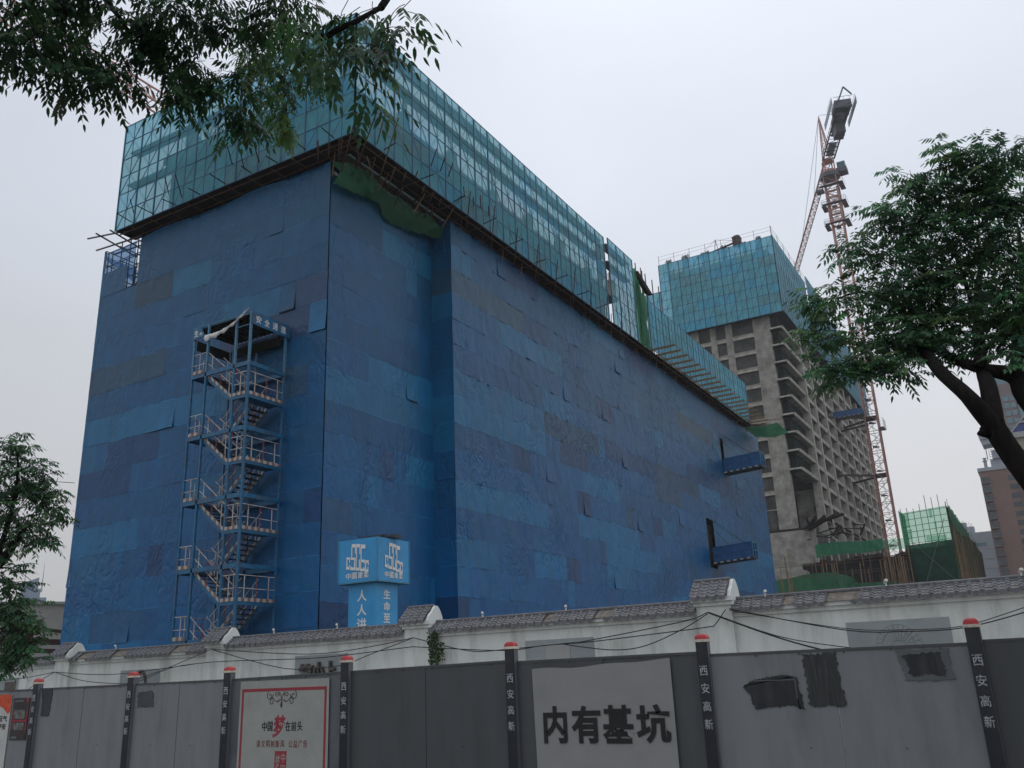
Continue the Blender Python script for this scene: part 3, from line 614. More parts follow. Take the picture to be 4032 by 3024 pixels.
for i, (y0, y1, zr, ze) in enumerate(PIL):
    b = MB(); b.box(WX-.12, WX+.42, y0, y1, 0, ze-.2); pr_ = b.build('pier', M_wall, wl)
    b = MB(); b.box(WX-.17, WX+.47, y0-.03, y1+.03, ze-.2, ze-.12); b.box(WX-.24, WX+.54, y0-.04, y1+.06, ze-.12, ze-.03)
    # rendered gable end on the right-hand side, its front edge curving up to the ridge
    ya, yb = y0-.035, y0+.04; pts = [(WX-.22, ze-.03), (WX-.14, ze+.10), (WX-.03, zr-.15), (WX+.05, zr-.06), (WX+.12, zr+.005), (WX+.20, zr+.005), (WX+.27, zr-.05), (WX+.34, zr-.14), (WX+.40, ze+.08), (WX+.44, ze-.03)]
    n = len(b.v); b.v += [(x, ya, z) for x, z in pts]+[(x, yb, z) for x, z in pts]; m_ = len(pts)
    b.f.append(tuple(n+j for j in range(m_))); b.f.append(tuple(n+m_+j for j in range(m_))[::-1]); b.mi += [0, 0]
    for j in range(m_): b.f.append((n+j, n+m_+j, n+m_+(j+1) % m_, n+(j+1) % m_)); b.mi.append(0)
    b.build('pier_cornice', M_wall, pr_)
    b = MB(); b.hexa([(WX-.26, y0+.04, ze-.03), (WX+.5, y0+.04, ze-.03), (WX+.5, y1+.05, ze-.03), (WX-.26, y1+.05, ze-.03)], [(WX+.1, y0+.04, zr-.02), (WX+.2, y0+.04, zr-.02), (WX+.2, y1+.05, zr-.02), (WX+.1, y1+.05, zr-.02)]); b.build('pier_mortar', M_mortar, pr_)
    b = MB(); tiles(b, None, y0+.04, y1+.07, WX-.29, ze-.03, WX+.12, zr-.01, courses=5); b.tube([(WX+.15, y0+.04, zr+.01), (WX+.15, y1+.07, zr+.01)], .045, 8); b.build('pier_tiles', M_tile, pr_)
def plate(y0, y1, z0, z1, m_=M_plaque, name='plaque', d=.012):
    b = MB(); b.box(WX-d, WX+.01, y0, y1, z0, z1); return b.build(name, m_, wl)
plate(1.6, 3.43, 1.0, 2.285); plate(8.82, 10.58, 1.0, 2.31); p3 = plate(15.9, 17.73, 1.0, 2.28); plate(23.13, 24.93, 1.0, 2.16); plate(30.17, 32, 1.0, 2.13)
b = MB()   # carved fan relief
cy, cz = 2.53, 1.80
for k in range(13):
    a0, a1 = math.pi*k/13, math.pi*(k+.8)/13
    for (ra, rb, d) in ((.30, .40, .03), (.12, .28, .022)):
        q = [(WX-.012, cy+ra*math.cos(a0), cz+ra*math.sin(a0)), (WX-.012, cy+rb*math.cos(a0), cz+rb*math.sin(a0)), (WX-.012, cy+rb*math.cos(a1), cz+rb*math.sin(a1)), (WX-.012, cy+ra*math.cos(a1), cz+ra*math.sin(a1))]
        b.hexa(q, [(x-d*.5, y, z) for x, y, z in q])
b.tube([(WX-.02, cy+.41*math.cos(math.pi*k/16), cz+.41*math.sin(math.pi*k/16)) for k in range(17)], .012, 5)
b.build('relief_carving', M_plaque, wl)
b = MB(); b.tube([(WX-.02, 23.95+.22*math.cos(math.pi*k/12), 1.75+.36*math.sin(math.pi*k/12)) for k in range(13)], .05, 6); b.build('round_relief', M_plaqd, wl)
b = MB()
for ch, yy, wd_, ht, zc in (('第', 17.28, .5, .5, 1.82), ('小', 16.83, .42, .5, 1.85), ('上', 16.42, .36, .5, 1.86)):
    for d in (.0, .03, .06, .09): write(b, ch, (WX-.02-d, yy, zc), NY, Z, wd_, ht, .03)
b.build('metal_letters', M_plaqd, wl)
plate(9.42, 10.04, 1.6, 2.215, M_palew, 'framed_board', .03); plate(30.3, 30.9, 1.4, 2.0, M_plaqd, 'small_frame', .03)
# white spot lamps on the coping
lamp0 = None
LS = ['right of the three bare mortar patches', 'at the right edge of the frame', 'just right of the pier nearest the tallest posts',
      'above the framed board on the wall', 'left of the framed board, midway to the ivy pier', 'tucked against the left side of the ivy pier', 'below the blue lettered column', 'right of the pier below the stair tower', 'above the bare mortar patch of the far left bay']
for (yy, zz), l in zip(((2.6, 2.92), (.3, 2.92), (4.94, 2.9), (9.53, 2.92), (11.79, 2.92), (14.1, 2.92), (16.37, 2.92), (18.66, 2.92), (25.42, 2.82)), LS):
    if lamp0 is None:
        lamp0 = thing('spot_lamp', '', 'lamp', (WX+.1, yy, zz), 'white spot lamps on the tiled coping')
        o0 = ORG[lamp0.name]
        b = MB(); b.tube([o0, o0+Vector((0, 0, .08))], .018, 6); b.build('bracket', M_lamp, lamp0)
        b = MB(); b.tube([o0+Vector((.02, .03, .06)), o0+Vector((-.03, -.01, .10)), o0+Vector((-.06, -.03, .11))], [.018, .034, .03], 8); b.build('lamp_head', M_lamp, lamp0); L_ = lamp0
    else: L_ = dup(lamp0, (WX+.1, yy, zz))
    L_['label'] = 'white spot lamp on the coping '+l
# cables along the wall
CX = WX-.22
def cable(pts, label, r=.011):
    P_ = []
    for i in range(len(pts)-1):
        (y0, z0), (y1, z1) = pts[i], pts[i+1]
        for k in range(4): P_.append((i+k/4))
    P_.append(len(pts)-1)
    def cr(t_):   # Catmull-Rom through the pegs
        i = min(int(t_), len(pts)-2); f_ = t_-i; g_ = lambda j: Vector((pts[max(0, min(len(pts)-1, j))][0], pts[max(0, min(len(pts)-1, j))][1]))
        a, b_, c, d = g_(i-1), g_(i), g_(i+1), g_(i+2)
        v = .5*((2*b_)+(c-a)*f_+(2*a-5*b_+4*c-d)*f_*f_+(3*b_-a-3*c+d)*f_**3); return (CX, v.x, v.y)
    b = MB(); b.tube([cr(t_) for t_ in P_], r, 5)
    return b.build('cable', M_cable, None, True, label, 'cable', 'black cables strung along the white wall')
cable([(6.09, 2.65), (4.85, 2.13), (3.98, 1.83), (3.2, 1.62)], 'thick black cable falling from the big pier to the lighter hoarding at right', .016)
cable([(6.05, 2.65), (4.7, 2.1), (3.5, 1.84), (2.6, 1.7)], 'second black cable just above the thick falling one at right', .009)
cable([(5.62, 2.69), (3.45, 2.15), (2.3, 2.06), (1.38, 2.07), (.38, 2.27), (-1.2, 2.7)], 'long sagging cable crossing the round carved relief')
cable([(5.62, 2.66), (3.45, 2.18), (2.3, 2.09), (1.38, 2.1), (.44, 2.33), (-1.2, 2.8)], 'upper twin of the cable crossing the carved relief', .008)
cable([(5.7, 2.68), (5.95, 2.4), (6.1, 2.36), (7.04, 2.30), (8.85, 2.2), (10.0, 2.18), (11.06, 2.12), (13.65, 2.33)], 'cable from the big pier past the top of the framed board')
cable([(6.09, 2.65), (6.64, 2.5), (8.85, 2.23), (9.4, 2.2), (11.06, 2.14), (12.04, 2.16), (13.62, 2.54)], 'cable rising to the peg of the ivy pier from the framed board')
cable([(6.09, 2.62), (6.65, 2.35), (7.5, 2.06), (8.2, 2.0), (9.0, 2.1), (9.5, 2.19)], 'low sagging cable between the framed board and the big pier')
cable([(13.62, 2.54), (15.0, 2.2), (15.59, 2.04), (16.04, 1.97), (17.89, 1.97), (20.75, 2.6)], 'cable sagging low across the metal letters')
cable([(13.62, 2.54), (14.9, 2.4), (16.46, 2.3), (18.0, 2.36), (20.75, 2.6)], 'upper cable between ivy pier and the pier below the stairs')
cable([(13.65, 2.33), (16.46, 2.2), (18.5, 2.22), (20.75, 2.25), (22.36, 2.17), (25.2, 2.06), (27.93, 2.23)], 'nearly level cable passing over two piers at left')
cable([(20.75, 2.6), (22.36, 2.2), (23.88, 1.87), (24.6, 1.7)], 'cable dropping left behind the hoarding below the stair tower')
cable([(27.93, 2.23), (26.5, 1.93), (25.0, 1.8), (23.9, 1.8), (22.36, 2.16), (20.75, 2.25)], 'cable sagging behind the second post from left')
cable([(27.93, 2.23), (29.5, 2.1), (31.17, 2.05), (33, 2.1), (35, 2.4)], 'cable running left from the smallest pier')
cable([(27.93, 2.23), (28.57, 2.01), (29.2, 1.75)], 'short cable slanting down left of the smallest pier')
# ivy on the pier
iv = MB(); iv.c = []
for k in range(420):
    t_ = random.random(); yy = 13.1+rnd(-.16, .14)-t_*.05; zz = 2.66-t_*1.0; xx = WX-.13-rnd(0, .06)
    if random.random() < .15: yy, zz = 12.85+rnd(-.12, .12), 2.4-rnd(0, .45)
    s_ = rnd(.02, .04); a = rnd(0, 6.28); u_ = Vector((0, math.cos(a), math.sin(a)))*s_; v_ = Vector((rnd(-.5, .5), -math.sin(a), math.cos(a)))*s_*.7; p = Vector((xx, yy, zz))
    n = len(iv.v); iv.v += [tuple(p-u_), tuple(p+v_), tuple(p+u_), tuple(p-v_)]; iv.f.append((n, n+1, n+2, n+3)); iv.mi.append(0); c = (rnd(.02, .05), rnd(.05, .09), .02); iv.c += [c]*4
iv.build('ivy', M_leaf, None, False, 'strip of green ivy climbing the right side of a wall pier', 'plant')
# ================================================================== HOARDING
HX = 12.0
posts = [(18.75, 1.79, 'beside the small red flyer'), (15.70, 1.82, 'second from the left edge'), (13.04, 1.82, 'left of the red framed poster'), (10.28, 1.89, 'right of the red framed poster'),
         (7.08, 1.955, 'left of the grey banner'), (4.09, 1.905, 'right of the grey banner'), (.81, 1.905, 'near the right edge')]
po = None
for (yy, zt, l) in posts:
    lab = 'black post with red cap and white lettering, '+l
    o = thing('hoarding_post', lab, 'post', (HX, yy, 0), 'black hoarding posts with red caps')
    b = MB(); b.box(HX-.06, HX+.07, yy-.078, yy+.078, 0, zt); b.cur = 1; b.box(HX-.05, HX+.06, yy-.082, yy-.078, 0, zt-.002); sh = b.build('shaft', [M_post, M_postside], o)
    b = MB(); b.box(HX-.075, HX+.085, yy-.093, yy+.093, zt, zt+.035); b.build('cap_band', M_capw, o)
    b = MB(); prev = None
    for k, (s_, h) in enumerate(((1, .035), (.96, .06), (.82, .085), (.55, .103), (.3, .108))):
        q = [(HX+.005-.07*s_, yy-.083*s_, zt+h), (HX+.005+.07*s_, yy-.083*s_, zt+h), (HX+.005+.07*s_, yy+.083*s_, zt+h), (HX+.005-.07*s_, yy+.083*s_, zt+h)]
        if prev: b.hexa(prev, q)
        prev = q
    b.build('cap', M_capred, o)
    b = MB(); z0 = 1.51 if zt < 1.9 else 1.54
    for k, ch in enumerate('西安高新'): write(b, ch, (HX-.065, yy, z0-.222*k), NY, Z, .108, .125, .008)
    b.build('lettering', M_letter, sh)
bays = [(18.83, 26.0, 1.695, 1.69, M_panel, 'far left grey hoarding panel carrying the orange poster'), (15.78, 18.67, 1.695, 1.70, M_panel, 'grey hoarding panel with a narrow dark strip at its top left'), (13.12, 15.62, 1.70, 1.707, M_panel, 'grey hoarding panel with a small square dark smudge'),
        (10.36, 12.96, 1.708, 1.745, M_panelm, 'grey hoarding panel behind the red framed poster'), (7.16, 10.20, 1.748, 1.795, M_paneld, 'plain dark grey hoarding panel with one vertical seam'), (4.17, 7.0, 1.775, 1.783, M_paneld, 'dark grey hoarding panel behind the grey banner'),
        (.89, 4.01, 1.745, 1.737, M_panel, 'lighter grey hoarding panel with three black painted patches'), (-5, .73, 1.76, 1.76, M_paneld, 'dark hoarding panel cut off at the right edge')]
for (ya, yb, zb, za, m_, l) in bays:   # zb at the left (high y), za at the right
    o = thing('site_hoarding', l, 'hoarding', (HX+.03, (ya+yb)/2, 0), 'grey steel hoarding panels')
    zl, zr_ = zb, za
    for k in range(2):
        ym = (ya+yb)/2; y0, y1 = ((ya, ym-.004) if k == 0 else (ym+.004, yb)); f_ = lambda y: zr_+(zl-zr_)*(y-ya)/(yb-ya); dx = .0 if k else .006
        b = MB(); nseg = 10
        b.hexa([(HX+.02+dx, y0, .05), (HX+.05+dx, y0, .05), (HX+.05+dx, y1, .05), (HX+.02+dx, y1, .05)], [(HX+.02+dx, y0, f_(y0)), (HX+.05+dx, y0, f_(y0)), (HX+.05+dx, y1, f_(y1)), (HX+.02+dx, y1, f_(y1))])
        b.build('steel_sheet', m_, o)
    b = MB(); b.hexa([(HX+.012, ya, zr_-.03), (HX+.07, ya, zr_-.03), (HX+.07, yb, zl-.03), (HX+.012, yb, zl-.03)], [(HX+.012, ya, zr_+.004), (HX+.07, ya, zr_+.004), (HX+.07, yb, zl+.004), (HX+.012, yb, zl+.004)]); b.build('top_rail', M_paneld, o)
    b = MB()
    for k in range(int((yb-ya)/.55)):
        yy = ya+.3+k*.55; zz = zr_+(zl-zr_)*(yy-ya)/(yb-ya)-.035; b.box(HX+.004, HX+.014, yy-.006, yy+.006, zz-.02, zz)
        if k % 2: b.box(HX+.012, HX+.022, yy-.007, yy+.007, .58, .594)
    b.build('rivets', M_rubber, o)
    if m_ is M_panel or m_ is M_panelm: BAY = o
    if yb < 4.1 and yb > 3: bayR = o
    if 15.7 < ya < 15.9: bayL = o
    if 13.1 < ya < 13.2: bayM = o
def patch(pts, par, m_=M_blackp, rough=.03, d=.004, seg=14, seed=0):
    rr = random.Random(seed); q = []
    for i in range(len(pts)):
        a, b_ = pts[i], pts[(i+1) % len(pts)]
        for k in range(seg): t_ = k/seg; q.append((HX+.012-d, a[0]+(b_[0]-a[0])*t_+rr.uniform(-1, 1)*rough, a[1]+(b_[1]-a[1])*t_+rr.uniform(-1, 1)*rough*.8))
    b = MB(); n = len(q); b.v = q+[(HX+.03, y, z) for x, y, z in q]; b.f = [tuple(range(n))]+[(i, (i+1) % n, n+(i+1) % n, n+i) for i in range(n)]; b.mi = [0]*(n+1)
    return b.build('paint_patch', m_, par)
patch([(3.6, 1.33), (3.45, 1.41), (3.04, 1.45), (2.9, 1.41), (2.86, 1.03), (3.0, 1.09), (3.47, 1.04), (3.53, 1.22)], bayR, rough=.018, seed=1)
pp = MB(); 
for (a, b_, c, d_) in ((2.93, 3.45, 1.385, 1.395), (2.925, 2.935, 1.16, 1.39)): pp.box(HX+.002, HX+.006, a, b_, c, d_)
pp.build('bare_edge', M_postside, bayR)
patch([(2.80, 1.69), (2.39, 1.69), (2.36, 1.07), (2.79, 1.07)], bayR, mat('brushed_dark_wash', (.025, .025, .026), .6, .4, 10, dirt=(.05, .055, .06), dscale=5, damt=.7, stretch=(1, 4, .4)), .022, .005, 26, 2)
patch([(1.62, 1.64), (1.19, 1.65), (1.17, 1.37), (1.4, 1.40), (1.56, 1.38)], bayR, rough=.02, seed=4)
patch([(1.70, 1.69), (1.12, 1.70), (1.10, 1.34), (1.62, 1.33)], bayR, mat('grey_overpaint', (.10, .112, .115), .6, .1, 3), .02, .002, 12, 5)
patch([(18.60, 1.69), (18.24, 1.685), (18.28, 1.14), (18.55, 1.15)], bayL, mat('dark_wash_strip', (.035, .038, .044), .6, .3, 8), .014, .004, 10, 6)
patch([(15.54, 1.55), (15.09, 1.56), (15.06, 1.27), (15.5, 1.27)], bayM, mat('dark_smudge', (.05, .056, .062), .6, .2, 4), .02, .004, 10, 7)
# framed poster
ps = thing('poster', 'off-white poster with a red frame, scroll ornament and Chinese slogan on the hoarding', 'poster', (HX, 11.7, .9))
b = MB(); b.box(HX-.006, HX+.004, 10.65, 12.73, .05, 1.655); b.build('paper', M_poster, ps)
b = MB()
for (a, b_, c, d_) in ((10.70, 12.68, 1.475, 1.525), (12.635, 12.68, .05, 1.475), (10.70, 10.745, .05, 1.475)): b.box(HX-.010, HX-.006, a, b_, c, d_)
b.build('red_frame', M_red, ps)
b = MB()
def curl(c, r0, r1, a0, a1, wd_=.011, n=22, fl=1):
    q = []
    for k in range(n+1):
        t_ = k/n; a = a0+(a1-a0)*t_; r = r0+(r1-r0)*t_; q.append((HX-.009, 11.72-fl*(c[0]+r*math.cos(a)), c[1]+r*math.sin(a)))
    b.tube(q, wd_*.5, 5)
for fl in (1, -1):
    curl((.28, 1.40), .075, .015, 1.2, -6.0, fl=fl); curl((.12, 1.43), .05, .01, 2.6, 9.4, fl=fl); curl((.05, 1.43), .03, .008, 1.5, -5, fl=fl)
    curl((.10, 1.43), .125, .125, -3.0, -.35, fl=fl); curl((.225, 1.30), .065, .015, 2.4, -4.6, fl=fl); curl((.30, 1.44), .10, .10, 3.3, 4.4, fl=fl)
for (cx, cz, wd_, ht, an) in ((0, 1.275, .05, .15, 0), (.075, 1.325, .035, .085, .5), (-.075, 1.325, .035, .085, -.5)):
    q = [(HX-.0095, 11.72-(cx+(wd_/2*math.sin(t_)*(1-math.cos(t_))/1.3)*math.cos(an)+ht/2*math.cos(t_)*math.sin(-an)), cz+ht/2*math.cos(t_)*math.cos(an)+wd_/2*math.sin(t_)*math.sin(-an)) for t_ in [2*math.pi*k/16 for k in range(16)]]
    b.v += q; n = len(b.v); b.f.append(tuple(range(n-16, n))); b.mi.append(0)
b.build('ornament', M_brownp, ps)
b = MB()
for ch, yy in (('中', 12.10), ('国', 11.965), ('在', 11.55), ('前', 11.415), ('头', 11.28)): write(b, ch, (HX-.008, yy, .9), NY, Z, .115, .155, .014)
b.build('slogan_lettering', M_black, ps)
b = MB(); write(b, '梦', (HX-.008, 11.76, .90), NY, Z, .26, .36, .03, .25); b.build('red_character', M_red, ps)
b = MB()
for k, ch in enumerate('讲文明树新风'): write(b, ch, (HX-.008, 12.225-k*.112, .62), NY, Z, .09, .115, .004)
for k, ch in enumerate('公益广告'): write(b, ch, (HX-.008, 11.48-k*.112, .62), NY, Z, .09, .115, .004)
b.build('subtitle_lettering', M_redt, ps)
b = MB(); b.box(HX-.009, HX-.006, 11.56, 11.83, .08, .505); sl_ = b.build('red_seal', M_red, ps)
b = MB(); write(b, '中', (HX-.010, 11.63, .40), NY, Z, .10, .15); write(b, '国', (HX-.010, 11.63, .22), NY, Z, .10, .13); write(b, '梦', (HX-.010, 11.76, .3), NY, Z, .09, .3, 0, .2); b.build('seal_lettering', M_poster, sl_)
# banner
bn = thing('banner', 'wide grey vinyl banner with four bold black characters on the dark hoarding', 'banner', (HX, 5.7, .9))
def bq(s, t_):
    y = 6.73-s*2.16-.03*t_*(1-s); top = 1.655+.045*s+.01*math.sin(s*14)-.012*math.sin(s*5); return (HX-.010-.006*abs(noise.noise(Vector((s*5, t_*3, 1)))), y, top-(top-.05)*t_)
b = MB(); b.grid(bq, 40, 24); b.build('vinyl_sheet', M_banner, bn, True)
b = MB()
for ch, y0, y1 in (('内', 6.57, 6.19), ('有', 6.12, 5.66), ('基', 5.64, 5.16), ('坑', 5.13, 4.64)): write(b, ch, (HX-.022, (y0+y1)/2, .885), NY, Z, y0-y1, .50, .032)
b.build('lettering', M_black, bn)
# far left posters
p1 = thing('poster', 'orange and white poster cut by the left edge of the frame', 'poster', (HX, 20, .9))
b = MB(); b.box(HX+.002, HX+.014, 19.64, 20.9, .05, 1.6); b.build('paper', mat('white_poster_paper', (.48, .48, .46), .6, .1), p1)
b = MB(); q = [(HX-.001, 19.64, 1.6), (HX-.001, 20.9, 1.6), (HX-.001, 20.9, 1.45), (HX-.001, 20.2, 1.42), (HX-.001, 19.9, 1.32), (HX-.001, 19.72, 1.2), (HX-.001, 19.64, 1.25)]; b.v = q; b.f = [tuple(range(7))]; b.mi = [0]; b.build('orange_print', mat('orange_print', (.55, .07, .02), .6, .3, 9), p1)
b = MB(); write(b, '正气', (HX-.004, 19.86, 1.11), NY, Z, .28, .12, .01); write(b, '平安', (HX-.004, 19.87, .95), NY, Z, .28, .12, .01); b.build('lettering', M_black, p1)
p2 = thing('flyer', 'small dark flyer with two photos in red borders left of the first post', 'poster', (HX, 19.28, 1.1))
b = MB(); b.box(HX+.004, HX+.014, 18.99, 19.56, .68, 1.52); b.build('paper', mat('dark_flyer', (.03, .022, .022), .5, .4, 6), p2)
b = MB(); b.box(HX+.001, HX+.004, 19.02, 19.5, 1.04, 1.08); b.box(HX+.001, HX+.004, 19.0, 19.04, .86, 1.30); b.box(HX+.001, HX+.004, 19.5, 19.53, .86, 1.3); b.box(HX+.001, HX+.004, 19.0, 19.09, 1.43, 1.52); b.build('red_border', M_red, p2)
b = MB(); b.box(HX+.0005, HX+.003, 19.1, 19.48, 1.1, 1.28); b.box(HX+.0005, HX+.003, 19.1, 19.48, .88, 1.02); b.build('photo_print', mat('photo_print', (.12, .12, .115), .5, .7, 14), p2)
b = MB(); b.box(HX+.0005, HX+.003, 19.2, 19.5, 1.44, 1.475); b.box(HX+.0005, HX+.003, 19.3, 19.5, .71, .75); b.build('title_strip', M_postside, p2)

# ================================================================== CONCRETE TOWER
KX, KY = 171.4, 35.2
tw_ = thing('concrete_tower', 'unfinished raw concrete high-rise with teal mesh screens round its top floors', 'building', (KX, KY, 0))
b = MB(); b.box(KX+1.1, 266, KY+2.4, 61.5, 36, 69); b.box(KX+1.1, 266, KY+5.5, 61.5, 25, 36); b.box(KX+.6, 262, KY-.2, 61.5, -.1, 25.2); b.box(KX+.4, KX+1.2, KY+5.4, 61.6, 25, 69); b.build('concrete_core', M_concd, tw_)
LEV = [65.4-3.62*k for k in range(12)]     # slab tops
b = MB()
for (y0, y1) in ((37.6, 41.0), (45.35, 46.75), (48.75, 50.0), (52.5, 54.2), (57.0, 61.6)): b.box(KX, KX+1.1, y0, y1, 25.2, 69.4); b.build('wall_pier', M_conc, tw_); b = MB()
b.box(KX, KX+1.1, 34.6, 61.6, -.1, 25.2); b.build('podium_wall', M_conc, tw_)
b = MB(); b.box(KX-.05, KX+.2, 34.55, 43.6, 25.1, 25.5); b.build('podium_ledge', M_dark, tw_)
for z in LEV:
    if z < 30: continue
    b = MB(); b.box(KX+.02, KX+1.0, 41.0, 57.0, z-.55, z+.18); b.build('spandrel', M_concl, tw_)
    b = MB()
    b.box(KX-.25, KX+1.2, KY+.1, 37.6, z-.18, z+.12); b.box(KX-.25, 185.2, KY-.1, KY+2.4, z-.18, z+.12); b.box(KX-.27, KX-.1, KY-.12, 37.6, z+.12, z+.45); b.box(KX-.27, 185.2, KY-.14, KY+.02, z+.12, z+.45)
    if z > 34.5: b.build('corner_balcony', M_concl, tw_)
for z in LEV:
    if z < 28: continue
    for (y0, y1) in ((41.0, 45.35), (46.75, 48.75), (50.0, 52.5), (54.2, 57.0)):
        if z < 50 and y0 > 46: continue
        b = MB(); b.box(KX+.75, KX+.85, y0, y1, z+.18, z+3.05); o = b.build('window_opening', M_netinf if z > 40 else M_void, tw_)
        b = MB(); b.box(KX-.12, KX+.06, y0-.1, y1+.1, z+.14, z+.26); b.build('sill', M_concl, o)
for z in LEV:
    if z > 34:
        b = MB(); b.box(KX+1.3, KX+1.4, KY+1.2, 37.6, z+.1, z+3.4); b.box(KX+1.4, 185, KY+1.15, KY+1.25, z+.1, z+3.4); b.build('balcony_net', M_netinf, tw_)
COLX = [185.3, 193.0, 203.7, 213.5, 223.2, 232.6, 241.8, 250.8, 259.2, 265.6]
for i, X in enumerate(COLX):
    b = MB(); b.box(X-.5, X+.5, KY-.35, KY+1.2, 12 if i else 20, 69.4); b.build('column', M_concl, tw_)
for z in LEV+[33.0-3.62]:
    b = MB(); b.box(185.8, 265.4, KY-.1, KY+.5, z-.75, z+.1); b.build('edge_beam', M_concl if z > 30 else M_conc, tw_)
    if z < 33: continue
    for i in range(len(COLX)-1):
        b = MB(); a, c = COLX[i]+.5, COLX[i+1]-.5; d = rnd(.9, 1.6); b.box(a, c, KY+d, KY+d+.1, z+.1, z+2.85-rnd(0, .3)); b.build('infill_wall', random.choice((M_netinf, M_concd, M_netinf, M_concd)), tw_)
        if i > 5: break
for i in range(len(COLX)-1):
    a, c = COLX[i]+.5, COLX[i+1]-.5
    b = MB(); b.box(a+1.5, c-.5, KY+3.0, KY+3.2, 25.2, 33); b.box(a, a+1.6, KY+.8, KY+5, 25.2, 35); b.build('cross_wall', M_conc, tw_)
b = MB(); b.box(KX+.2, 268, KY-.6, KY+1.2, 68.6, 69.4); b.box(KX-.6, KX+1.0, KY-.6, 61, 68.6, 69.2); b.build('soffit_boards', M_dark, tw_)
b = MB(); b.box(KX+1, 266, KY+1, 58, 69, 83.6); b.build('screened_core', M_concd, tw_)
CUR[0] = tw_
screen((169.6, 34.3, 0), PY, NX, 24.8, 68.3, 85.0, 11, 8, m_panel=M_teal_far, post=.16, seed=21)
screen((169.6, 34.3, 0), PX, NY, 28.5, 68.7, 85.2, 13, 8, m_panel=M_teal_far, post=.16, seed=22)
screen((198.3, 33.9, 0), PX, NY, 24, 68.7, 86.6, 11, 8, m_panel=M_teal_far, post=.16, seed=23)
screen((222.5, 34.3, 0), PX, NY, 47, 68.7, 84.6, 20, 8, m_panel=M_teal_far, post=.16, seed=24)
screen((169.9, 59.3, 0), PY, NX, 3.5, 66.0, 79.0, 2, 6, m_panel=M_teal_far, post=.16, seed=25)
b = MB()
for k in range(8): b.bar((169.6, 34.4+k*3.5, 85), (169.6, 34.4+k*3.5, 87.2), .08)
for k in range(14): b.bar((169.6+k*5, 34.3, 85), (169.6+k*5, 34.3, 87.3), .08)
for h in (86.2, 87.0):
    b.bar((169.6, 34.3, h), (169.6, 59, h), .04); b.bar((169.6, 34.3, h), (240, 34.3, h), .04)
b.build('roof_guard_rail', M_craned, tw_)
for Y, wd_, h in ((57.5, 1.4, 1.4), (53.6, 2.0, 1.6), (49.2, 1.8, 1.1), (45.0, 1.2, 1.3), (40.6, .8, .9), (37.6, 1.2, 1.3)):
    b = MB()
    for k in range(16): yy = Y+rnd(-wd_/2, wd_/2); xx = 171.5+rnd(0, 1); b.bar((xx, yy, 83), (xx, yy, 85.6+h*rnd(.6, 1)), .10)
    for k in range(6): b.bar((171.5, Y-wd_/2, 85.4+h*k/6), (172.3, Y+wd_/2, 85.4+h*k/6), .12)
    b.build('bar_bundle', M_craned, tw_)
b = MB(); b.bar((171.5, 50.8, 85.2), (171.5, 42.3, 86.6), .35); b.box(171, 172.6, 41.2, 42.8, 85.8, 87.6); b.hexa([(170.9, 41.1, 87.6), (172.7, 41.1, 87.6), (172.7, 42.9, 87.6), (170.9, 42.9, 87.6)], [(171.4, 41.6, 88.2), (172.1, 41.6, 88.2), (172.1, 42.3, 88.2), (171.4, 42.3, 88.2)])
for y in (46, 47): b.bar((171.5, y, 85), (171.5, 46.5, 88.4), .12)
b.bar((171.5, 46.5, 88.4), (171.5, 42.3, 87), .05); b.bar((171.5, 46.5, 88.4), (171.5, 50.5, 85.4), .05); b.build('placing_boom', M_steelr, tw_)
for (y, z) in ((56.6, 62), (55.1, 66), (53.3, 64.5), (52, 59.5), (50.6, 61), (58, 66), (60, 73), (61.5, 74)):
    MB().tube([(168.8, y, 20), (168.8, y, z)], .12, 4).build('scaffold_tube', M_tealframe, tw_)
# ================================================================== TOWER CRANES
def lattice(mb, p, q, w, bay, up_=None, h=None, tri=False, chord=.2, web=.1):
    """square (or triangular) lattice girder from p to q"""
    p, q = Vector(p), Vector(q); d = q-p; L = d.length; d = d/L
    ref = Vector(up_) if up_ else Vector((1, 0, 0)); a = d.cross(ref).normalized(); c = a.cross(d).normalized(); h = h or w
    off = [a*w/2, -a*w/2, c*h] if tri else [a*w/2+c*h/2, -a*w/2+c*h/2, -a*w/2-c*h/2, a*w/2-c*h/2]
    for o in off: mb.bar(p+o, q+o, chord)
    n = max(1, int(L/bay)); m_ = len(off)
    for k in range(n):
        s0, s1 = p+d*(L*k/n), p+d*(L*(k+1)/n)
        for i in range(m_):
            o0, o1 = off[i], off[(i+1) % m_]; mb.bar(s0+o0, s0+o1, web)
            if k % 2: mb.bar(s0+o0, s1+o1, web)
            else: mb.bar(s0+o1, s1+o0, web)
cr = thing('tower_crane', 'orange lattice tower crane rising behind the right-hand tree beside the concrete tower', 'crane', (220, 27.6, 0))
b = MB(); lattice(b, (220, 27.6, 14), (220, 27.6, 118), 2.7, 2.4, chord=.34, web=.13); mast = b.build('mast', M_crane, cr)
b = MB()
for k in range(17):
    z = 20+k*5.8; b.box(219.3, 220.7, 27.0, 28.2, z, z+.08); b.box(219.0, 219.2, 27.4, 28.3, z-.2, z+.25)
    b.bar((219.6, 27.3, z), (220.4, 27.9, z+5.6), .06); b.bar((219.8, 27.1, z), (220.6, 27.7, z+5.6), .06)
b.build('ladder', M_craned, mast)
b = MB(); lattice(b, (220, 27.6, 108), (220, 27.6, 121.5), 3.1, 2.2, chord=.3, web=.14)
for z in (108, 111.5, 115, 118.3): 
    for q_ in ((218.3, 221.7, 25.9, 26.15), (218.3, 221.7, 29.05, 29.3), (218.3, 218.55, 26.15, 29.05), (221.45, 221.7, 26.15, 29.05)): b.box(*q_, z, z+.45)
b.build('climbing_cage', M_crane, cr)
b = MB()
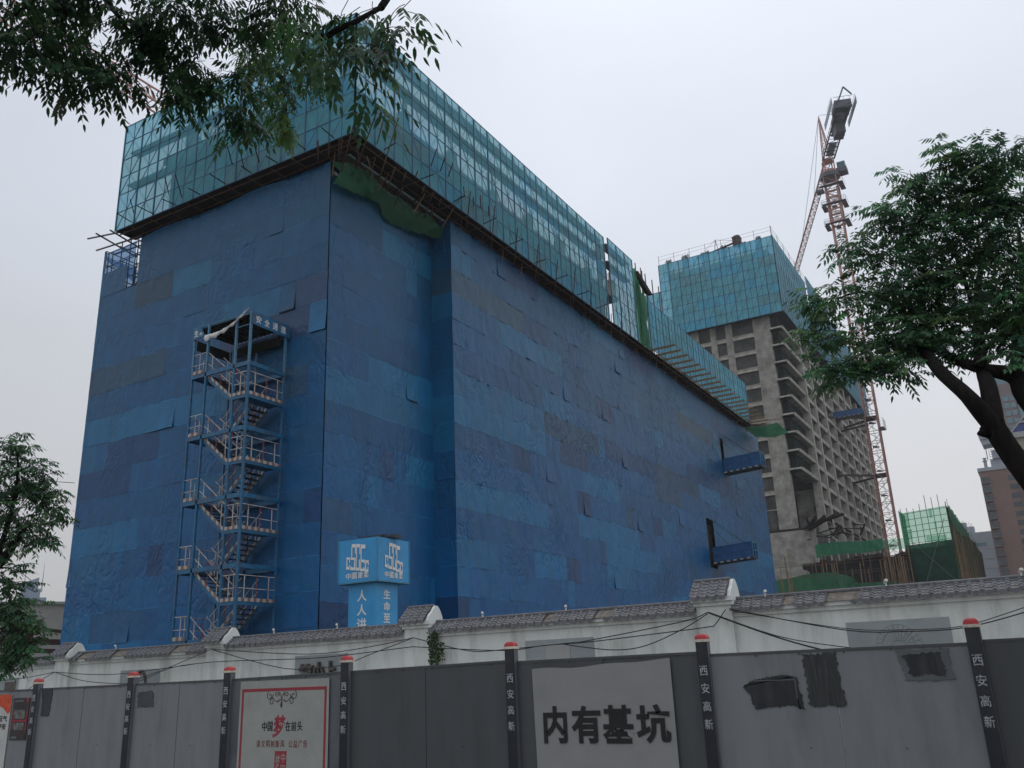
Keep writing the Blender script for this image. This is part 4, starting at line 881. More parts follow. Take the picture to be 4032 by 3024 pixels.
for z in (107.5, 113.0, 118.3):
    b = MB()
    for (x0, x1, y0, y1) in ((217.2, 222.2, 24.5, 25.7), (217.2, 218.2, 25.7, 30.4), (218.2, 222, 29.5, 30.7)):
        if z > 117 and y0 > 29: continue
        b.box(x0, x1, y0, y1, z, z+.12)
        for k in range(4): b.bar((x0, y0+(y1-y0)*k/3, z), (x0, y0+(y1-y0)*k/3, z+1.3), .06)
        b.bar((x0, y0, z+1.3), (x0, y1, z+1.3), .06); b.bar((x0, y0, z+1.3), (x1, y0, z+1.3), .06); b.bar((x0, y0, z+.7), (x0, y1, z+.7), .05)
    b.build('service_platform', M_craned, cr)
DJ = Vector((67, 24.6, 0)).normalized(); SJ = Vector((DJ.y, -DJ.x, 0)); PV = Vector((220, 27.6, 0))
b = MB(); b.tube([PV+Z*121.3, PV+Z*122.4], 2.5, 14); b.build('slewing_unit', M_craned, cr); b = MB(); b.tube([PV+Z*122.4, PV+Z*123.2], 2.1, 14)
for sx in (-1, 1):
    for sy in (-1, 1): b.bar(PV+DJ*sx*1.2+SJ*sy*1.2+Z*123.1, PV+DJ*sx*1.2+SJ*sy*1.2+Z*126.8, .34)
b.box(218.8, 221.2, 26.4, 28.8, 126.2, 126.7); b.build('slewing_turret', M_crane, cr)
b = MB(); cc = PV+SJ*3.0-DJ*.6
for dz, r_ in ((0, 0),): b.box(cc.x-1.1, cc.x+1.1, cc.y-1.1, cc.y+.9, 123.3, 125.0)
cab = b.build('cab', M_glassb, cr)
b = MB(); b.box(cc.x-1.36, cc.x+1.36, cc.y-1.36, cc.y+1.16, 122.0, 123.3); b.build('cab_base', M_craned, cab)
b = MB()
AP = PV+Z*141.2+DJ*1.5
for s_ in (-1, 1):
    b.bar(PV+SJ*s_*1.0+DJ*1.2+Z*126, AP, .26); b.bar(PV+SJ*s_*1.0-DJ*1.6+Z*126, AP, .26)
for k in range(1, 8):
    t_ = k/8; l = [PV+SJ*s_*1.0*(1-t_)+DJ*(q*(1-t_)+1.5*t_)+Z*(126+15.2*t_) for s_, q in ((-1, 1.2), (1, 1.2), (1, -1.6), (-1, -1.6))]
    for i in range(4): b.bar(l[i], l[(i+1) % 4], .1)
    t2 = min(1, (k+1)/8); l2 = [PV+SJ*s_*1.0*(1-t2)+DJ*(q*(1-t2)+1.5*t2)+Z*(126+15.2*t2) for s_, q in ((-1, 1.2), (1, 1.2), (1, -1.6), (-1, -1.6))]
    for i in range(4): b.bar(l[i], l2[(i+1) % 4], .08)
b.build('cat_head', M_crane, cr)
b = MB(); J0, J1 = PV+DJ*2+Z*126.5, PV+DJ*73+Z*126.5
lattice(b, J0, J1, 1.7, 2.0, up_=(0, 0, 1), h=1.5, tri=True, chord=.22, web=.10); b.build('jib', M_crane, cr)
b = MB(); b.box(*sorted((J1.x-.6, J1.x+.6)), J1.y-.8, J1.y+.8, 125.6, 126.6); tq = PV+DJ*14+Z*125.6; b.box(tq.x-1, tq.x+1, tq.y-1, tq.y+1, 124.9, 125.6); b.build('trolley', M_craned, cr)
b = MB(); b.bar(AP, PV+DJ*24+Z*128.1, .10); b.bar(AP, PV+DJ*52+Z*128.1, .10); b.bar(AP-DJ*.6, PV-DJ*21+Z*126.8+SJ*1.2, .09); b.bar(AP-DJ*.6, PV-DJ*21+Z*126.8-SJ*1.2, .09); b.build('pendant_line', M_craned, cr)
b = MB(); b.bar(PV+DJ*14+Z*125.2, PV+DJ*70+Z*125.2, .04); b.build('trolley_rope', M_craned, cr)
b = MB(); C1 = PV-DJ*25+Z*126.2
for s_ in (-1, 1): b.bar(PV-DJ*1.5+SJ*s_*1.45+Z*126.2, C1+SJ*s_*1.45, .34); b.bar(PV-DJ*1.5+SJ*s_*1.45+Z*127.3, C1+SJ*s_*1.45+Z*1.1, .12)
for k in range(13):
    a, a2 = PV-DJ*(1.5+k*1.9)+Z*126.2, PV-DJ*(1.5+(k+1)*1.9)+Z*126.2; b.bar(a+SJ*1.45, a-SJ*1.45, .14); b.bar(a+SJ*(1.45 if k % 2 else -1.45), a2-SJ*(1.45 if k % 2 else -1.45), .12)
    for s_ in (-1, 1): b.bar(a+SJ*s_*1.45, a+SJ*s_*1.45+Z*1.1, .08)
b.build('counter_jib', M_craned, cr)
b = MB()
def ob(mb, c, hx, hy, z0, z1):
    q = [c+DJ*sx*hx+SJ*sy*hy for sx, sy in ((-1, -1), (1, -1), (1, 1), (-1, 1))]; mb.hexa([(p.x, p.y, z0) for p in q], [(p.x, p.y, z1) for p in q])
ob(b, PV-DJ*6, 3.2, .9, 126.25, 126.4); ob(b, PV-DJ*17, 5, 1.0, 126.25, 126.4); b.build('walkway_mesh', M_craneg, cr)
b = MB(); ob(b, PV-DJ*22.5, 2.2, 1.9, 126.4, 128.2); ob(b, PV-DJ*18, 1.6, 1.5, 126.4, 127.6); ob(b, PV-DJ*14.5, 1.0, 1.2, 126.4, 127.4); ob(b, PV-DJ*24.6, .3, 1.9, 126.0, 126.5); b.build('winch_gear', M_craned, cr)
for k in range(5): b = MB(); ob(b, PV-DJ*(15.2+k*.75), .34, 1.15, 123.4+.15*(k % 2), 126.5); b.build('counterweight', M_craned, cr)
b = MB()
for s_ in (-1, 1): ob(b, PV-DJ*20.5+SJ*s_*2.8, 5.2, .06, 126.3, 127.9)
b.build('side_mesh_panel', M_craneg, cr)
b = MB()
for s_ in (-1, 1):
    for k in range(6): p_ = PV-DJ*(20+k)+SJ*s_*2.75; b.bar(p_+Z*126.3, p_+Z*129, .08)
for k in range(5): p_ = PV-DJ*25.7+SJ*(k-2)*1.35; b.bar(p_+Z*126.3, p_+Z*128.4, .08)
b.bar(PV-DJ*25.7+SJ*2.3+Z*128.4, PV-DJ*25.7-SJ*2.3+Z*128.4, .08); b.bar(PV-DJ*24.6-SJ*1.4+Z*127, PV-DJ*25.6+SJ*.4+Z*131, .3); b.bar(PV-DJ*25.6+SJ*.4+Z*131, PV-DJ*25.2+SJ*2.1+Z*129, .3); b.build('stern_rail', M_craned, cr)
b = MB()
for z, sgn in ((56.1, 1), (42.2, 0)):
    b.bar((219, 28.7, z), (212, 36.2, z), .45); b.bar((221, 28.7, z), (226, 36.2, z), .45); b.box(218.7, 221.3, 26.3, 28.9, z-.3, z+.3)
    if sgn: b.bar((219, 28.7, z-1.6), (222, 36.4, z-1.6), .4)
b.build('wall_tie', M_steelr, cr)
b = MB(); z = 53.2
for (x0, x1, y0, y1) in ((218, 222, 25.0, 26.2), (218, 222, 28.9, 30.2)):
    b.box(x0, x1, y0, y1, z, z+.1)
    for k in range(5): b.bar((x0+k, y0, z), (x0+k, y0, z+2.2), .06); b.bar((x0+k, y1, z), (x0+k, y1, z+2.2), .06)
    for h in (.7, 1.4, 2.2): b.bar((x0, y0, z+h), (x1, y0, z+h), .05); b.bar((x0, y0, z+h), (x0, y1, z+h), .05)
b.build('tie_platform', M_craneg, cr)
platform(212.9, 35, 55.8, 6.5, 3.0, 'far blue loading platform on the side of the concrete tower near the crane mast', 0, 'blue loading platforms')
# second crane, only its jib shows behind the leaves at top left
c2 = thing('tower_crane', 'crane jib of thin brown lattice showing behind the overhanging leaves above the short blue wall', 'crane', (105, 61, 0))
JY, JZ = 63.73, 53.9
b = MB(); lattice(b, (14, JY, JZ), (112, JY, JZ), 1.5, 1.9, up_=(0, 0, 1), h=1.9, tri=True, chord=.16, web=.08); b.build('jib', M_crane, c2)
b = MB(); lattice(b, (105, JY, 0), (105, JY, 56), 1.8, 2.4, chord=.25, web=.12); b.build('mast', M_crane, c2)
b = MB(); b.bar((40, JY, JZ+2.2), (105, JY, JZ+12), .09); b.tube([(47.6, JY, JZ+3.3), (48.1, JY, JZ+3.4), (49, JY, JZ+3.55)], [.05, .2, .05], 6); b.build('pendant_line', M_crane, c2)
b = MB(); pa, pb = at(90, 200, 70), at(520, 493, 100); b.bar(pa+(pa-pb)*.4, pb+(pb-pa)*.15, .045); b.build('guy_rope', M_craned, c2)
# ================================================================== SCAFFOLDED PODIUM AND GREEN NETTED BLOCK
pd = thing('scaffolded_podium', 'low podium in front of the concrete tower hung with green nets and rusty bamboo scaffold', 'scaffold', (150, 25, 0))
drape(lambda s, t_: (135+.0*s, 46-s*21.1, 13.4+.3*math.sin(s*9)-13.4*t_), 40, 16, 'green_net', M_green, pd, .35, 1.5, 11, NX)
drape(lambda s, t_: (135+s*34, 24.9, 13.3+.3*math.sin(s*7)-13.3*t_), 40, 12, 'green_net', M_green, pd, .3, 1.5, 12)
drape(lambda s, t_: (141, 30-s*12, 12.5-.4*s-12*t_), 20, 8, 'green_net', M_green, pd, .3, 1.5, 14, NX)
b = MB(); b.box(149, 169, 16.5, 31.8, -.1, 15.8); b.box(150, 168, 17, 33, 15.8, 16.6)
b.build('dark_body', M_void, pd)
b = MB()
for k in range(60): y = rnd(15.5, 32.5); x = rnd(147, 165); b.hexa([(x, y, 16.5), (x+2, y, 16.5), (x+2, y+rnd(.5, 1.6), 16.5), (x, y+1, 16.5)], [(x, y, 16.7), (x+2, y, 17.0+rnd(0, .8)), (x+2, y+1, 17), (x, y+1, 16.9)])
b.build('stacked_boards', M_dark, pd)
drape(lambda s, t_: (150, 30.6-s*10.3, 19.5+.15*math.sin(s*6)-(2.1-.4*s)*t_), 30, 5, 'green_strip_net', M_greenb, pd, .25, 2, 15, NX)
drape(lambda s, t_: (150, 20.3-s*3.0, 19.2-1.6*t_), 10, 5, 'thin_net', M_greenthin, pd, .15, 2, 16, NX)
for k in range(95):
    if k < 52: y = rnd(16.3, 20.6); x = rnd(140, 149)
    elif k < 80: y = rnd(21, 31); x = rnd(140, 148)
    else: y = rnd(31, 39); x = rnd(132, 134.7)
    zt = rnd(12, 18) if k < 80 else rnd(11, 18); z0 = 0 if k < 80 else 8
    MB().tube([(x, y, z0), (x+rnd(-.3, .3), y+rnd(-.25, .25), zt)], rnd(.05, .085), 4).build('scaffold_pole', random.choice((M_bamboo, M_bamboo, M_rust)), pd)
b = MB()
for z in (8.5, 10.4, 12.3, 14.2, 15.9):
    for x in (142, 146): b.bar((x, 16.2, z), (x, 31.5, z), .08)
    b.bar((134.5, 25, z-1), (134.5, 44, z-1), .07)
for k in range(26): y = rnd(16.5, 20.5); z = rnd(7, 13); b.bar((141, y, z), (141, y+rnd(-2, 2), z+rnd(-.3, 2)), .06)
b.build('ledger_tubes', M_rust, pd)
b = MB(); b.bar((134.6, 38.5, 17.8), (134.6, 33, 9.5), .06); b.bar((140, 31, 13), (140, 27, 4), .06); b.build('diagonal_brace', M_bamboo, pd)
b = MB()
for k in range(5): b.bar((165, 28+k*1.6, 26.2), (171+k, 36, 24.6+rnd(0, 1.5)), .5)
for k in range(14): y = rnd(26, 36); b.bar((168+rnd(-2, 3), y, 22.6+rnd(0, 2.4)), (168+rnd(-2, 3), y-rnd(1, 4), 22.2+rnd(0, 2.4)), .22)
b.build('demolition_timber', M_dark, pd)
gb = thing('netted_block', 'block wrapped in green safety net, its see-through top storey lit by the sky', 'building', (150, 10.5, 0))
b = MB(); b.box(151.6, 225, 11.6, 17.4, -.1, 17.6); b.build('dark_body', M_void, gb)
b = MB(); b.q((150, 17.1, 18.0), (150, 10.5, 18.3), (150, 10.5, 0), (150, 17.1, 0)); b.build('lower_net', M_greendark, gb)
b = MB(); n = 12
for i in range(n):
    y0, y1 = 17.1-6.6*i/n, 17.1-6.6*(i+1)/n; z0 = 23.0+.45*i/n; b.q((150, y0, z0), (150, y1, z0+.04), (150, y1, 18.2), (150, y0, 18.2))
b.build('upper_net', M_greenthin, gb)
for (y0, y1, z0, z1) in ((17.0, 16.0, 22.9, 20.6), (16.9, 15.9, 20.4, 18.9), (13.0, 12.6, 23.2, 21.8), (12.5, 12.3, 21.2, 19.6), (14.0, 11.2, 19.1, 18.2)): b = MB(); b.q((149.9, y0, z1), (149.9, y1, z1), (149.9, y1-.1, z0), (149.9, y0, z0)); b.build('doubled_net', M_greenthin, gb)
drape(lambda s, t_: (150+s*77, 10.4+.8*math.sin(math.pi*s)*t_*0-.0, 23.4-.5*s+.2*math.sin(s*20)-23.4*t_), 80, 24, 'side_net', M_greenbrown, gb, .5, 1.2, 21)
drape(lambda s, t_: (150+s*40, 10.2, 23.6-.4*s-(2.4+1.2*math.sin(s*4))*t_*(1-s*.6)), 40, 5, 'green_net', M_green, gb, .3, 1.5, 22)
drape(lambda s, t_: (150+s*8, 17.3, 23.6-23.6*t_), 10, 12, 'green_net', M_green, gb, .3, 1.5, 23)
b = MB()
for i in range(8): y = 17.0-6.5*i/7; b.bar((150.2, y, 4), (150.2, y, 23.3+rnd(0, 2.6)*(1 if i > 2 else .3)), .1)
for z in (23.0, 22.0, 21.0, 20.1, 19.2, 18.3, 16.6, 15, 13.4, 11.8, 10.2, 8.6): b.bar((150.15, 17.1, z-.15), (150.15, 10.4, z+.2), .08)
b.bar((149.95, 17, 19.6), (149.95, 10.8, 12), .08); b.bar((149.95, 11, 21.6), (149.95, 16.5, 9), .08); b.bar((149.95, 11.2, 17), (149.95, 16.5, 22.4), .0)
for k in range(22): x = 151+k*3.3; b.bar((x, 10.5, 20), (x, 10.5, 24.0+rnd(0, 1.3)), .07)
b.build('scaffold_frame', M_tealframe if 0 else mat('scaffold_tube_green', (.10, .14, .10), .7, .3), gb)
for k in range(24):
    x = 150.3+rnd(0, 60)*random.random(); MB().tube([(x, 10.1, rnd(0, 8)), (x+.3, 10.1, rnd(13, 22))], .055, 4).build('bamboo_pole', M_bamboo, gb)
# ================================================================== DISTANT BUILDINGS
def facade_windows(o, X, ys, zs, w_, h_, m_, name='window', d=.15):
    for z in zs:
        for y in ys:
            b = MB(); b.box(X-d, X+.05, y-w_, y, z, z+h_); b.build(name, m_, o)
bt = thing('brick_tower', 'brown brick apartment tower with projecting bay windows at the right edge', 'building', (337, 0, 0))
b = MB(); b.box(337, 360, -30, 11.4, -.1, 60.6); b.build('brick_wall', M_brick, bt)
b = MB(); b.box(336.6, 360.4, -30, 11.8, 60.6, 61.8); b.box(338, 356, -20, 7.4, 61.8, 64.6); b.build('parapet', M_pale, bt)
for k in range(17):
    z = 56.4-k*3.02
    if z < 8: break
    o = MB(); o.box(335.7, 337, 8.8, 10.9, z, z+1.9); o = o.build('bay_window', M_glass, bt); f = MB(); f.box(335.5, 337, 8.7, 11.1, z+1.9, z+2.15); f.box(335.5, 337, 8.7, 11.1, z-.2, z); f.box(335.6, 335.75, 10.75, 10.95, z, z+1.9); f.build('bay_frame', M_greybrick, o)
    o = MB(); o.box(336.9, 337.1, .6, 3.2, z+.2, z+1.9); o.build('window', M_glass, bt)
    o = MB(); o.box(335.7, 337, -2.6, -.4, z-.6, z+1.3); o = o.build('bay_window', M_glass, bt); f = MB(); f.box(335.5, 337, -2.7, -.2, z+1.3, z+2.2); f.build('bay_frame', M_greybrick, o)
b = MB(); b.box(337, 343, 1, 6.5, 64.6, 67.4); b.build('roof_house', M_pale, bt)
b = MB()
for k in range(6): b.bar((337.5, 7.2-k*.7, 64.6), (337.5, 7.2-k*.7, 67.8), .12)
for h in (65.4, 66.2, 67, 67.8): b.bar((337.5, 7.2, h), (337.5, 3.4, h), .12)
b.tube([(338, 9.0, 61.8), (338, 9.0, 64.2)], .55, 8); b.tube([(338, 9.0, 64.2), (338, 9.0, 64.6), (338, 9.0, 65.2)], [1.0, .3, .7], 8); b.build('roof_rail', M_craneg, bt)
b = MB(); b.hexa([(335, 8.6, 69.2), (343, 8.6, 69.2), (343, -3, 69.9), (335, -3, 69.9)], [(335, 9.4, 72.6), (343, 9.4, 72.6), (343, -3, 73.4), (335, -3, 73.4)]); bb = b.build('roof_panel_sign', M_pale, bt)
b = MB()
for y in (8, 4.5, 1, -2): b.bar((338, y, 64.6), (338, y, 70.5), .3)
b.bar((334.8, 9, 71), (334.8, -3, 71.7), .35); b.bar((334.8, 9.4, 72.6), (334.8, -3, 73.4), .3); b.build('sign_frame', M_craned, bb)
tt = thing('tall_tower', 'grey-brown high-rise with paired blue windows seen between the tree limbs', 'building', (390, -10, 0))
b = MB(); b.box(390, 415, -40, 2.9, -.1, 103.5); b.build('tower_wall', M_greybrick, tt)
b = MB(); b.box(391, 414, -39, 2.0, 103.5, 108.6); b.build('glass_crown', M_glassb, tt)
facade_windows(tt, 390, (-.3, -2.6, -11.0, -13.3), [96.4-k*3.05 for k in range(12)], 1.9, 2.0, M_glassb)
b = MB(); b.box(389.4, 390, -9.2, -5.0, 20, 99); b.build('glass_strip', M_glassb, tt)
b = MB(); b.box(389.5, 389.9, .5, .9, 103.0, 103.4); b.build('roof_lamp', M_lamp, tt)
gr = thing('blue_roofed_house', 'cream building with a striped blue gable roof behind the leaning trunk', 'building', (200, -10, 0))
b = MB(); b.box(200, 230, -30, -.9, -.1, 42.4); b.build('cream_wall', M_cream, gr)
b = MB(); b.box(199.4, 230.6, -30.6, -.5, 42.4, 43.5); b.build('eaves', M_palew, gr)
b = MB(); b.hexa([(199.6, -.4, 43.5), (230, -.4, 43.5), (230, -30, 43.5), (199.6, -30, 43.5)], [(199.6, -14, 58), (230, -14, 58), (230, -16, 58), (199.6, -16, 58)]); rf = b.build('blue_roof', M_bluroof, gr)
b = MB(); b.bar((199.4, -.4, 43.6), (199.4, -14, 58.1), .3)
for h in (45.2, 47.4, 49.6): b.box(199.3, 199.6, -28, -.4-(h-43.5)*.94, h, h+.35)
b.build('roof_stripe', M_palew, rf)
gw = thing('grey_office_block', 'pale grey office block with horizontal bands beside the brick tower, far off', 'building', (420, 18, 0))
b = MB(); b.box(420, 445, 5, 23.2, -.1, 50.2); b.build('office_wall', M_pale, gw)
for k in range(9):
    b = MB(); b.box(419.8, 420, 5, 23.2, 43.2-k*4.0, 43.7-k*4.0); b.build('band', M_palew, gw)
b = MB(); b.box(419.7, 420, 17, 21, 44.6, 45.8); b.box(419.7, 420, 8, 16, 13, 15); b.build('ribbon_window', M_glassb, gw)
dh = thing('dish_roofed_block', 'far grey building with a round drum and aerials on its roof beyond the green netting', 'building', (440, 24, 0))
b = MB(); b.box(440, 460, 20, 34, -.1, 50.5); b.build('block_wall', M_pale, dh)
b = MB(); b.tube([(441, 22.8, 50.5), (441, 22.8, 55.2)], 1.7, 16); b.tube([(441, 25.2, 50.5), (441, 25.2, 57.2)], 1.3, 12); b.build('roof_drum', M_pale, dh)
b = MB()
for k in range(5): b.bar((441, 22+k*.5, 55), (441, 22+k*.5, 56+rnd(.2, 2)), .12)
b.build('aerial', M_craned, dh)
# left background: tiled white building, distant glass tower, rusty gantry
def ort(c, d, yaw):
    return Vector(c), Vector((math.cos(yaw), math.sin(yaw), 0)), Vector((-math.sin(yaw), math.cos(yaw), 0))
VY = R(57.8)
def obx(mb, d, y0, y1, dd, z0, z1):
    f_ = Vector((math.cos(VY), math.sin(VY), 0)); l_ = Vector((-math.sin(VY), math.cos(VY), 0)); q = [f_*d+l_*y0, f_*(d+dd)+l_*y0, f_*(d+dd)+l_*y1, f_*d+l_*y1]
    mb.hexa([(p.x, p.y, z0) for p in q], [(p.x, p.y, z1) for p in q])
wb = thing('white_tiled_building', 'low windowless building faced with pale tiles behind the left tree', 'building', (40, 63.5, 0))
b = MB(); obx(b, 76, -3.5, 14, 10, -.1, 7.9); b.build('tiled_wall', M_palew, wb)
b = MB(); obx(b, 75.8, -3.6, 14, .4, 7.85, 8.05)
b.build('tile_joints', M_plaque, wb)
b = MB(); obx(b, 75.9, 0.0, 1.3, .2, 1.75, 2.0); b.build('vent', M_void, wb)
gt = thing('distant_glass_tower', 'hazy blue glass tower with stepped top and two spires, far beyond the left tree', 'building', (320, 508, 0))
b = MB(); obx(b, 600, 1.8, 10.5, 20, 0, 62.5); obx(b, 600, .4, 2.0, 20, 0, 60); obx(b, 600, -3.2, 1, 18, 0, 55); obx(b, 600, -6, -3, 16, 0, 52); b.build('tower_body', mat('hazy_blue_cladding', (.16, .22, .30), .6, .08, .05), gt)
b = MB(); f_ = Vector((math.cos(VY), math.sin(VY), 0)); l_ = Vector((-math.sin(VY), math.cos(VY), 0))
q = [f_*600+l_*1.8, f_*620+l_*1.8, f_*620+l_*10.5, f_*600+l_*10.5]; b.hexa([(p.x, p.y, 62.5) for p in q], [(q[0].x, q[0].y, 66.5), (q[1].x, q[1].y, 66.5), (q[2].x, q[2].y, 63), (q[3].x, q[3].y, 63)]); b.build('sloped_crown', mat('hazy_blue_cladding', (.16, .22, .30)), gt)
b = MB()
for k in range(10): obx(b, 599.5, -3.0, 1.6, 1, 50-k*4, 51.6-k*4); obx(b, 599.5, 5.5, 9.5, 1, 47-k*4, 48.4-k*4)
b.build('window_band', mat('hazy_dark_window', (.09, .12, .17), .4, .1), gt)
b = MB()
for (yy, zz) in ((9.2, 72.5), (-.1, 74.5)): p = f_*600+l_*yy; b.tube([(p.x, p.y, 58), (p.x, p.y, 66), (p.x, p.y, zz)], [.5, .25, .1], 5)
b.build('spire', M_craneg, gt)
sg = thing('steel_gantry', 'rusty brown steel beams and box of a gantry standing behind the left wall', 'gantry', (31, 49, 0))
b = MB()
f2 = lambda yy, z, d=58: tuple((f_*d+l_*yy)+Z*z)
b.bar(f2(-2.2, 4.25), f2(9, 4.75), .34); b.bar(f2(-2.2, 3.75), f2(9, 4.35), .26); b.build('main_beam', M_steelr, sg)
b = MB(); obx(b, 58, -.1, .95, .8, 4.75, 5.25); obx(b, 58, .1, .75, .8, 4.4, 4.75); b.build('steel_box', M_steelr, sg)
b = MB(); b.bar(f2(.6, 4.95), f2(4.0, 6.0), .16); b.bar(f2(.9, 5.15), f2(3.6, 6.3), .12); b.bar(f2(-2.3, 4.7), f2(.2, 5.1), .2); b.build('inclined_boom', M_steelr, sg)
b = MB()
for yy in (-1.9, 3.2, 8.4): b.bar(f2(yy, 0), f2(yy, 4.6), .3)
b.bar(f2(.4, 4.2), f2(.4, 4.8), .14); b.build('leg', M_steelr, sg)
# ================================================================== TREES
def pinnate(mb, base, ax, L, ln, wd, pairs, c, droop):
    """one compound leaf: a drooping stalk, pairs of pointed leaflets, one at the tip"""
    ax = ax.normalized(); side = ax.cross(Vector((rnd(-.25, .25), rnd(-.25, .25), 1))).normalized(); nrm_ = side.cross(ax); n_ = random.randint(*pairs)
    for k in range(n_*2+1):
        if k == n_*2: o_, d = 1.0, ax.copy()
        else:
            o_ = .25+.72*(k//2)/n_; sg_ = 1 if k % 2 else -1; d = ax*.6+side*sg_
        q = base+ax*L*o_+Vector((0, 0, -1))*(L*droop*o_*o_); d = (d.normalized()+Vector((rnd(-.12, .12), rnd(-.12, .12), -.2-droop*1.3))).normalized()
        s_ = ln*rnd(.8, 1.15)*(.8 if o_ < .35 else 1); w_ = d.cross(nrm_+Vector((.01, .01, 0))).normalized(); w_ = (w_+nrm_*rnd(-.45, .45)).normalized()*s_*wd*.5
        n = len(mb.v); dr = Vector((0, 0, -.07*s_)); e = c if random.random() < .8 else tuple(x*rnd(.8, 1.35) for x in c)
        mb.v += [tuple(q), tuple(q+d*s_*.25+w_*.85), tuple(q+d*s_*.55+w_*.85+dr), tuple(q+d*s_+dr*2.2), tuple(q+d*s_*.55-w_*.85+dr), tuple(q+d*s_*.25-w_*.85)]
        mb.f.append((n, n+1, n+2, n+3, n+4, n+5)); mb.mi.append(0); mb.c += [e]*6
def blobs(spec, dens, ln, hang, mb, tw_mb, cols, dist, pairs=(4, 6), wd=.36, rl=3.0, lpt=6, tl=.42, droop=.25):
    """sprays: a twig with compound leaves set along it; hang 0 = spreading, 1 = hanging"""
    for (x, y, rx, ry, dd, k) in spec:
        c = at(x, y, dist+dd); sx = rx*(dist+dd)/F_PX; sy = ry*(dist+dd)/F_PX; sdp = (sx+sy)*.55
        for i in range(max(1, int(dens*k/lpt))):
            v = Vector((rnd(-1, 1), rnd(-1, 1), rnd(-1, 1)))
            while v.length > 1: v = Vector((rnd(-1, 1), rnd(-1, 1), rnd(-1, 1)))
            p = c+RT*v.x*sx*.85+UP*v.y*sy*.85+FW*v.z*sdp; a = rnd(0, 6.283); o_ = (p-c); T = min(tl, (sx+sy)*.9)*rnd(.6, 1.1)
            d = Vector((math.cos(a), math.sin(a), rnd(-.2, .5)*(1-hang)-hang)); d = (d.normalized()+o_.normalized()*.7).normalized() if o_.length > .01 else d.normalized()
            col = random.choice(cols); col = tuple(q*rnd(.85, 1.2) for q in col); pts = []; n = lpt
            for j in range(n):
                t_ = (j+.6)/n; q = p+d*T*(t_-.5)+Vector((0, 0, -1))*T*t_*t_*(.15+.35*hang); pts.append(q)
                sd = d.cross(Z)
                if sd.length < .1: sd = Vector((1, 0, 0))
                sd.normalize(); ax = (d*.7+sd*(1 if j % 2 else -1)*.9+Vector((rnd(-.3, .3), rnd(-.3, .3), rnd(-.2, .25)-hang*.8))) if j < n-1 else d
                cc = tuple(x_*rnd(.9, 1.12) for x_ in col); pinnate(mb, q, ax, ln*rl*rnd(.75, 1.15), ln, wd, pairs, cc, droop)
            tw_mb.tube([p-d*T*.9+(c-p)*.3]+pts, .0035 if dist < 20 else .009, 3)
# --- overhanging tree, top left, trunk out of frame on the pavement
t1 = thing('tree', 'large leafy branches of a street tree hanging into the sky at top left', 'tree', tuple(at(-1300, 2600, 9.0).xy)+(0,))
mb = MB(); mb.c = []; tb = MB()
g_ = [(.034, .075, .032), (.042, .092, .036), (.026, .058, .026)]
g2_ = [(.06, .125, .035), (.09, .15, .035), (.05, .105, .035)]
S1 = [(60, 60, 170, 110, 0, 2.2), (110, 190, 80, 60, 0, .8), (300, 60, 200, 110, .4, 2.6), (330, 200, 120, 60, .3, 1.2), (250, 290, 60, 60, .1, .7), (420, 290, 90, 50, 0, .9), (515, 300, 25, 40, 0, .25), (230, 220, 60, 40, 0, .5),
      (520, 120, 160, 130, .5, 2.6), (630, 140, 70, 60, .6, .8), (700, 60, 190, 90, .2, 2.2), (710, 300, 45, 80, .2, .8), (675, 400, 30, 70, .2, .55), (760, 240, 90, 90, .5, 1.4), (820, 340, 70, 60, .3, 1.0), (900, 120, 190, 130, .7, 2.8),
      (960, 330, 60, 90, .4, .9), (930, 440, 60, 60, .3, .7), (980, 470, 28, 50, .2, .45), (1100, 60, 170, 90, .3, 2.0), (30, 200, 60, 40, 0, .5)]
S1 += [(100, -60, 160, 70, 0, 1.2), (400, -70, 200, 70, 0, 1.6), (760, -70, 200, 70, 0, 1.6), (1100, -60, 160, 60, 0, 1.2)]
S1b = [(1010, 190, 110, 120, 1.3, 2.2), (1090, 330, 80, 110, 1.4, 1.6), (1120, 440, 45, 80, 1.3, .8), (1200, 230, 90, 90, 1.6, 1.4), (1250, 300, 60, 40, 1.7, .7), (1150, 140, 90, 70, 1.2, 1.0), (1140, 505, 25, 30, 1.2, .3)]
S1c = [(1250, 90, 80, 80, -1.6, .7), (1340, 160, 60, 70, -1.8, .45), (1400, 60, 120, 60, -1.5, .9), (1440, 180, 60, 90, -1.8, .7), (1470, 330, 35, 60, -1.8, .35), (1455, 390, 18, 40, -1.8, .2), (1530, 130, 60, 80, -1.7, .6), (1500, 250, 50, 50, -1.7, .35),
       (1540, 40, 100, 50, -1.6, .6), (1570, 120, 25, 35, -1.7, .25), (1620, 50, 30, 25, -1.6, .2), (1300, 190, 30, 40, -1.7, .2), (1190, 20, 90, 40, -1.4, .5)]
blobs(S1, 36, .09, .45, mb, tb, g_, 8.5, wd=.40, pairs=(3, 5), rl=2.6, droop=.4, lpt=4, tl=.3)
blobs(S1b, 62, .066, .6, mb, tb, g2_, 9.5, pairs=(4, 6), wd=.36, droop=.45, lpt=4, tl=.3)
blobs(S1c, 17, .095, .6, mb, tb, g_, 7.2, wd=.38, pairs=(3, 5), rl=2.9, droop=.45, lpt=3, tl=.22)
mb.build('crown', M_leaf, t1); tb.build('twigs', M_bark, t1)
b = MB()
P0_ = at(-1300, 2600, 9.0)
b.tube([(P0_.x, P0_.y, 0), at(-1250, 1500, 9), at(-1100, 700, 9), at(-900, 200, 8.9)], [.2, .17, .15, .12], 10)
b.tube([at(-900, 200, 8.9), at(-300, -120, 8.8), at(300, -260, 8.6), at(900, -200, 8.2), at(1240, 165, 7.4)][:4], [.12, .10, .08, .05], 8)
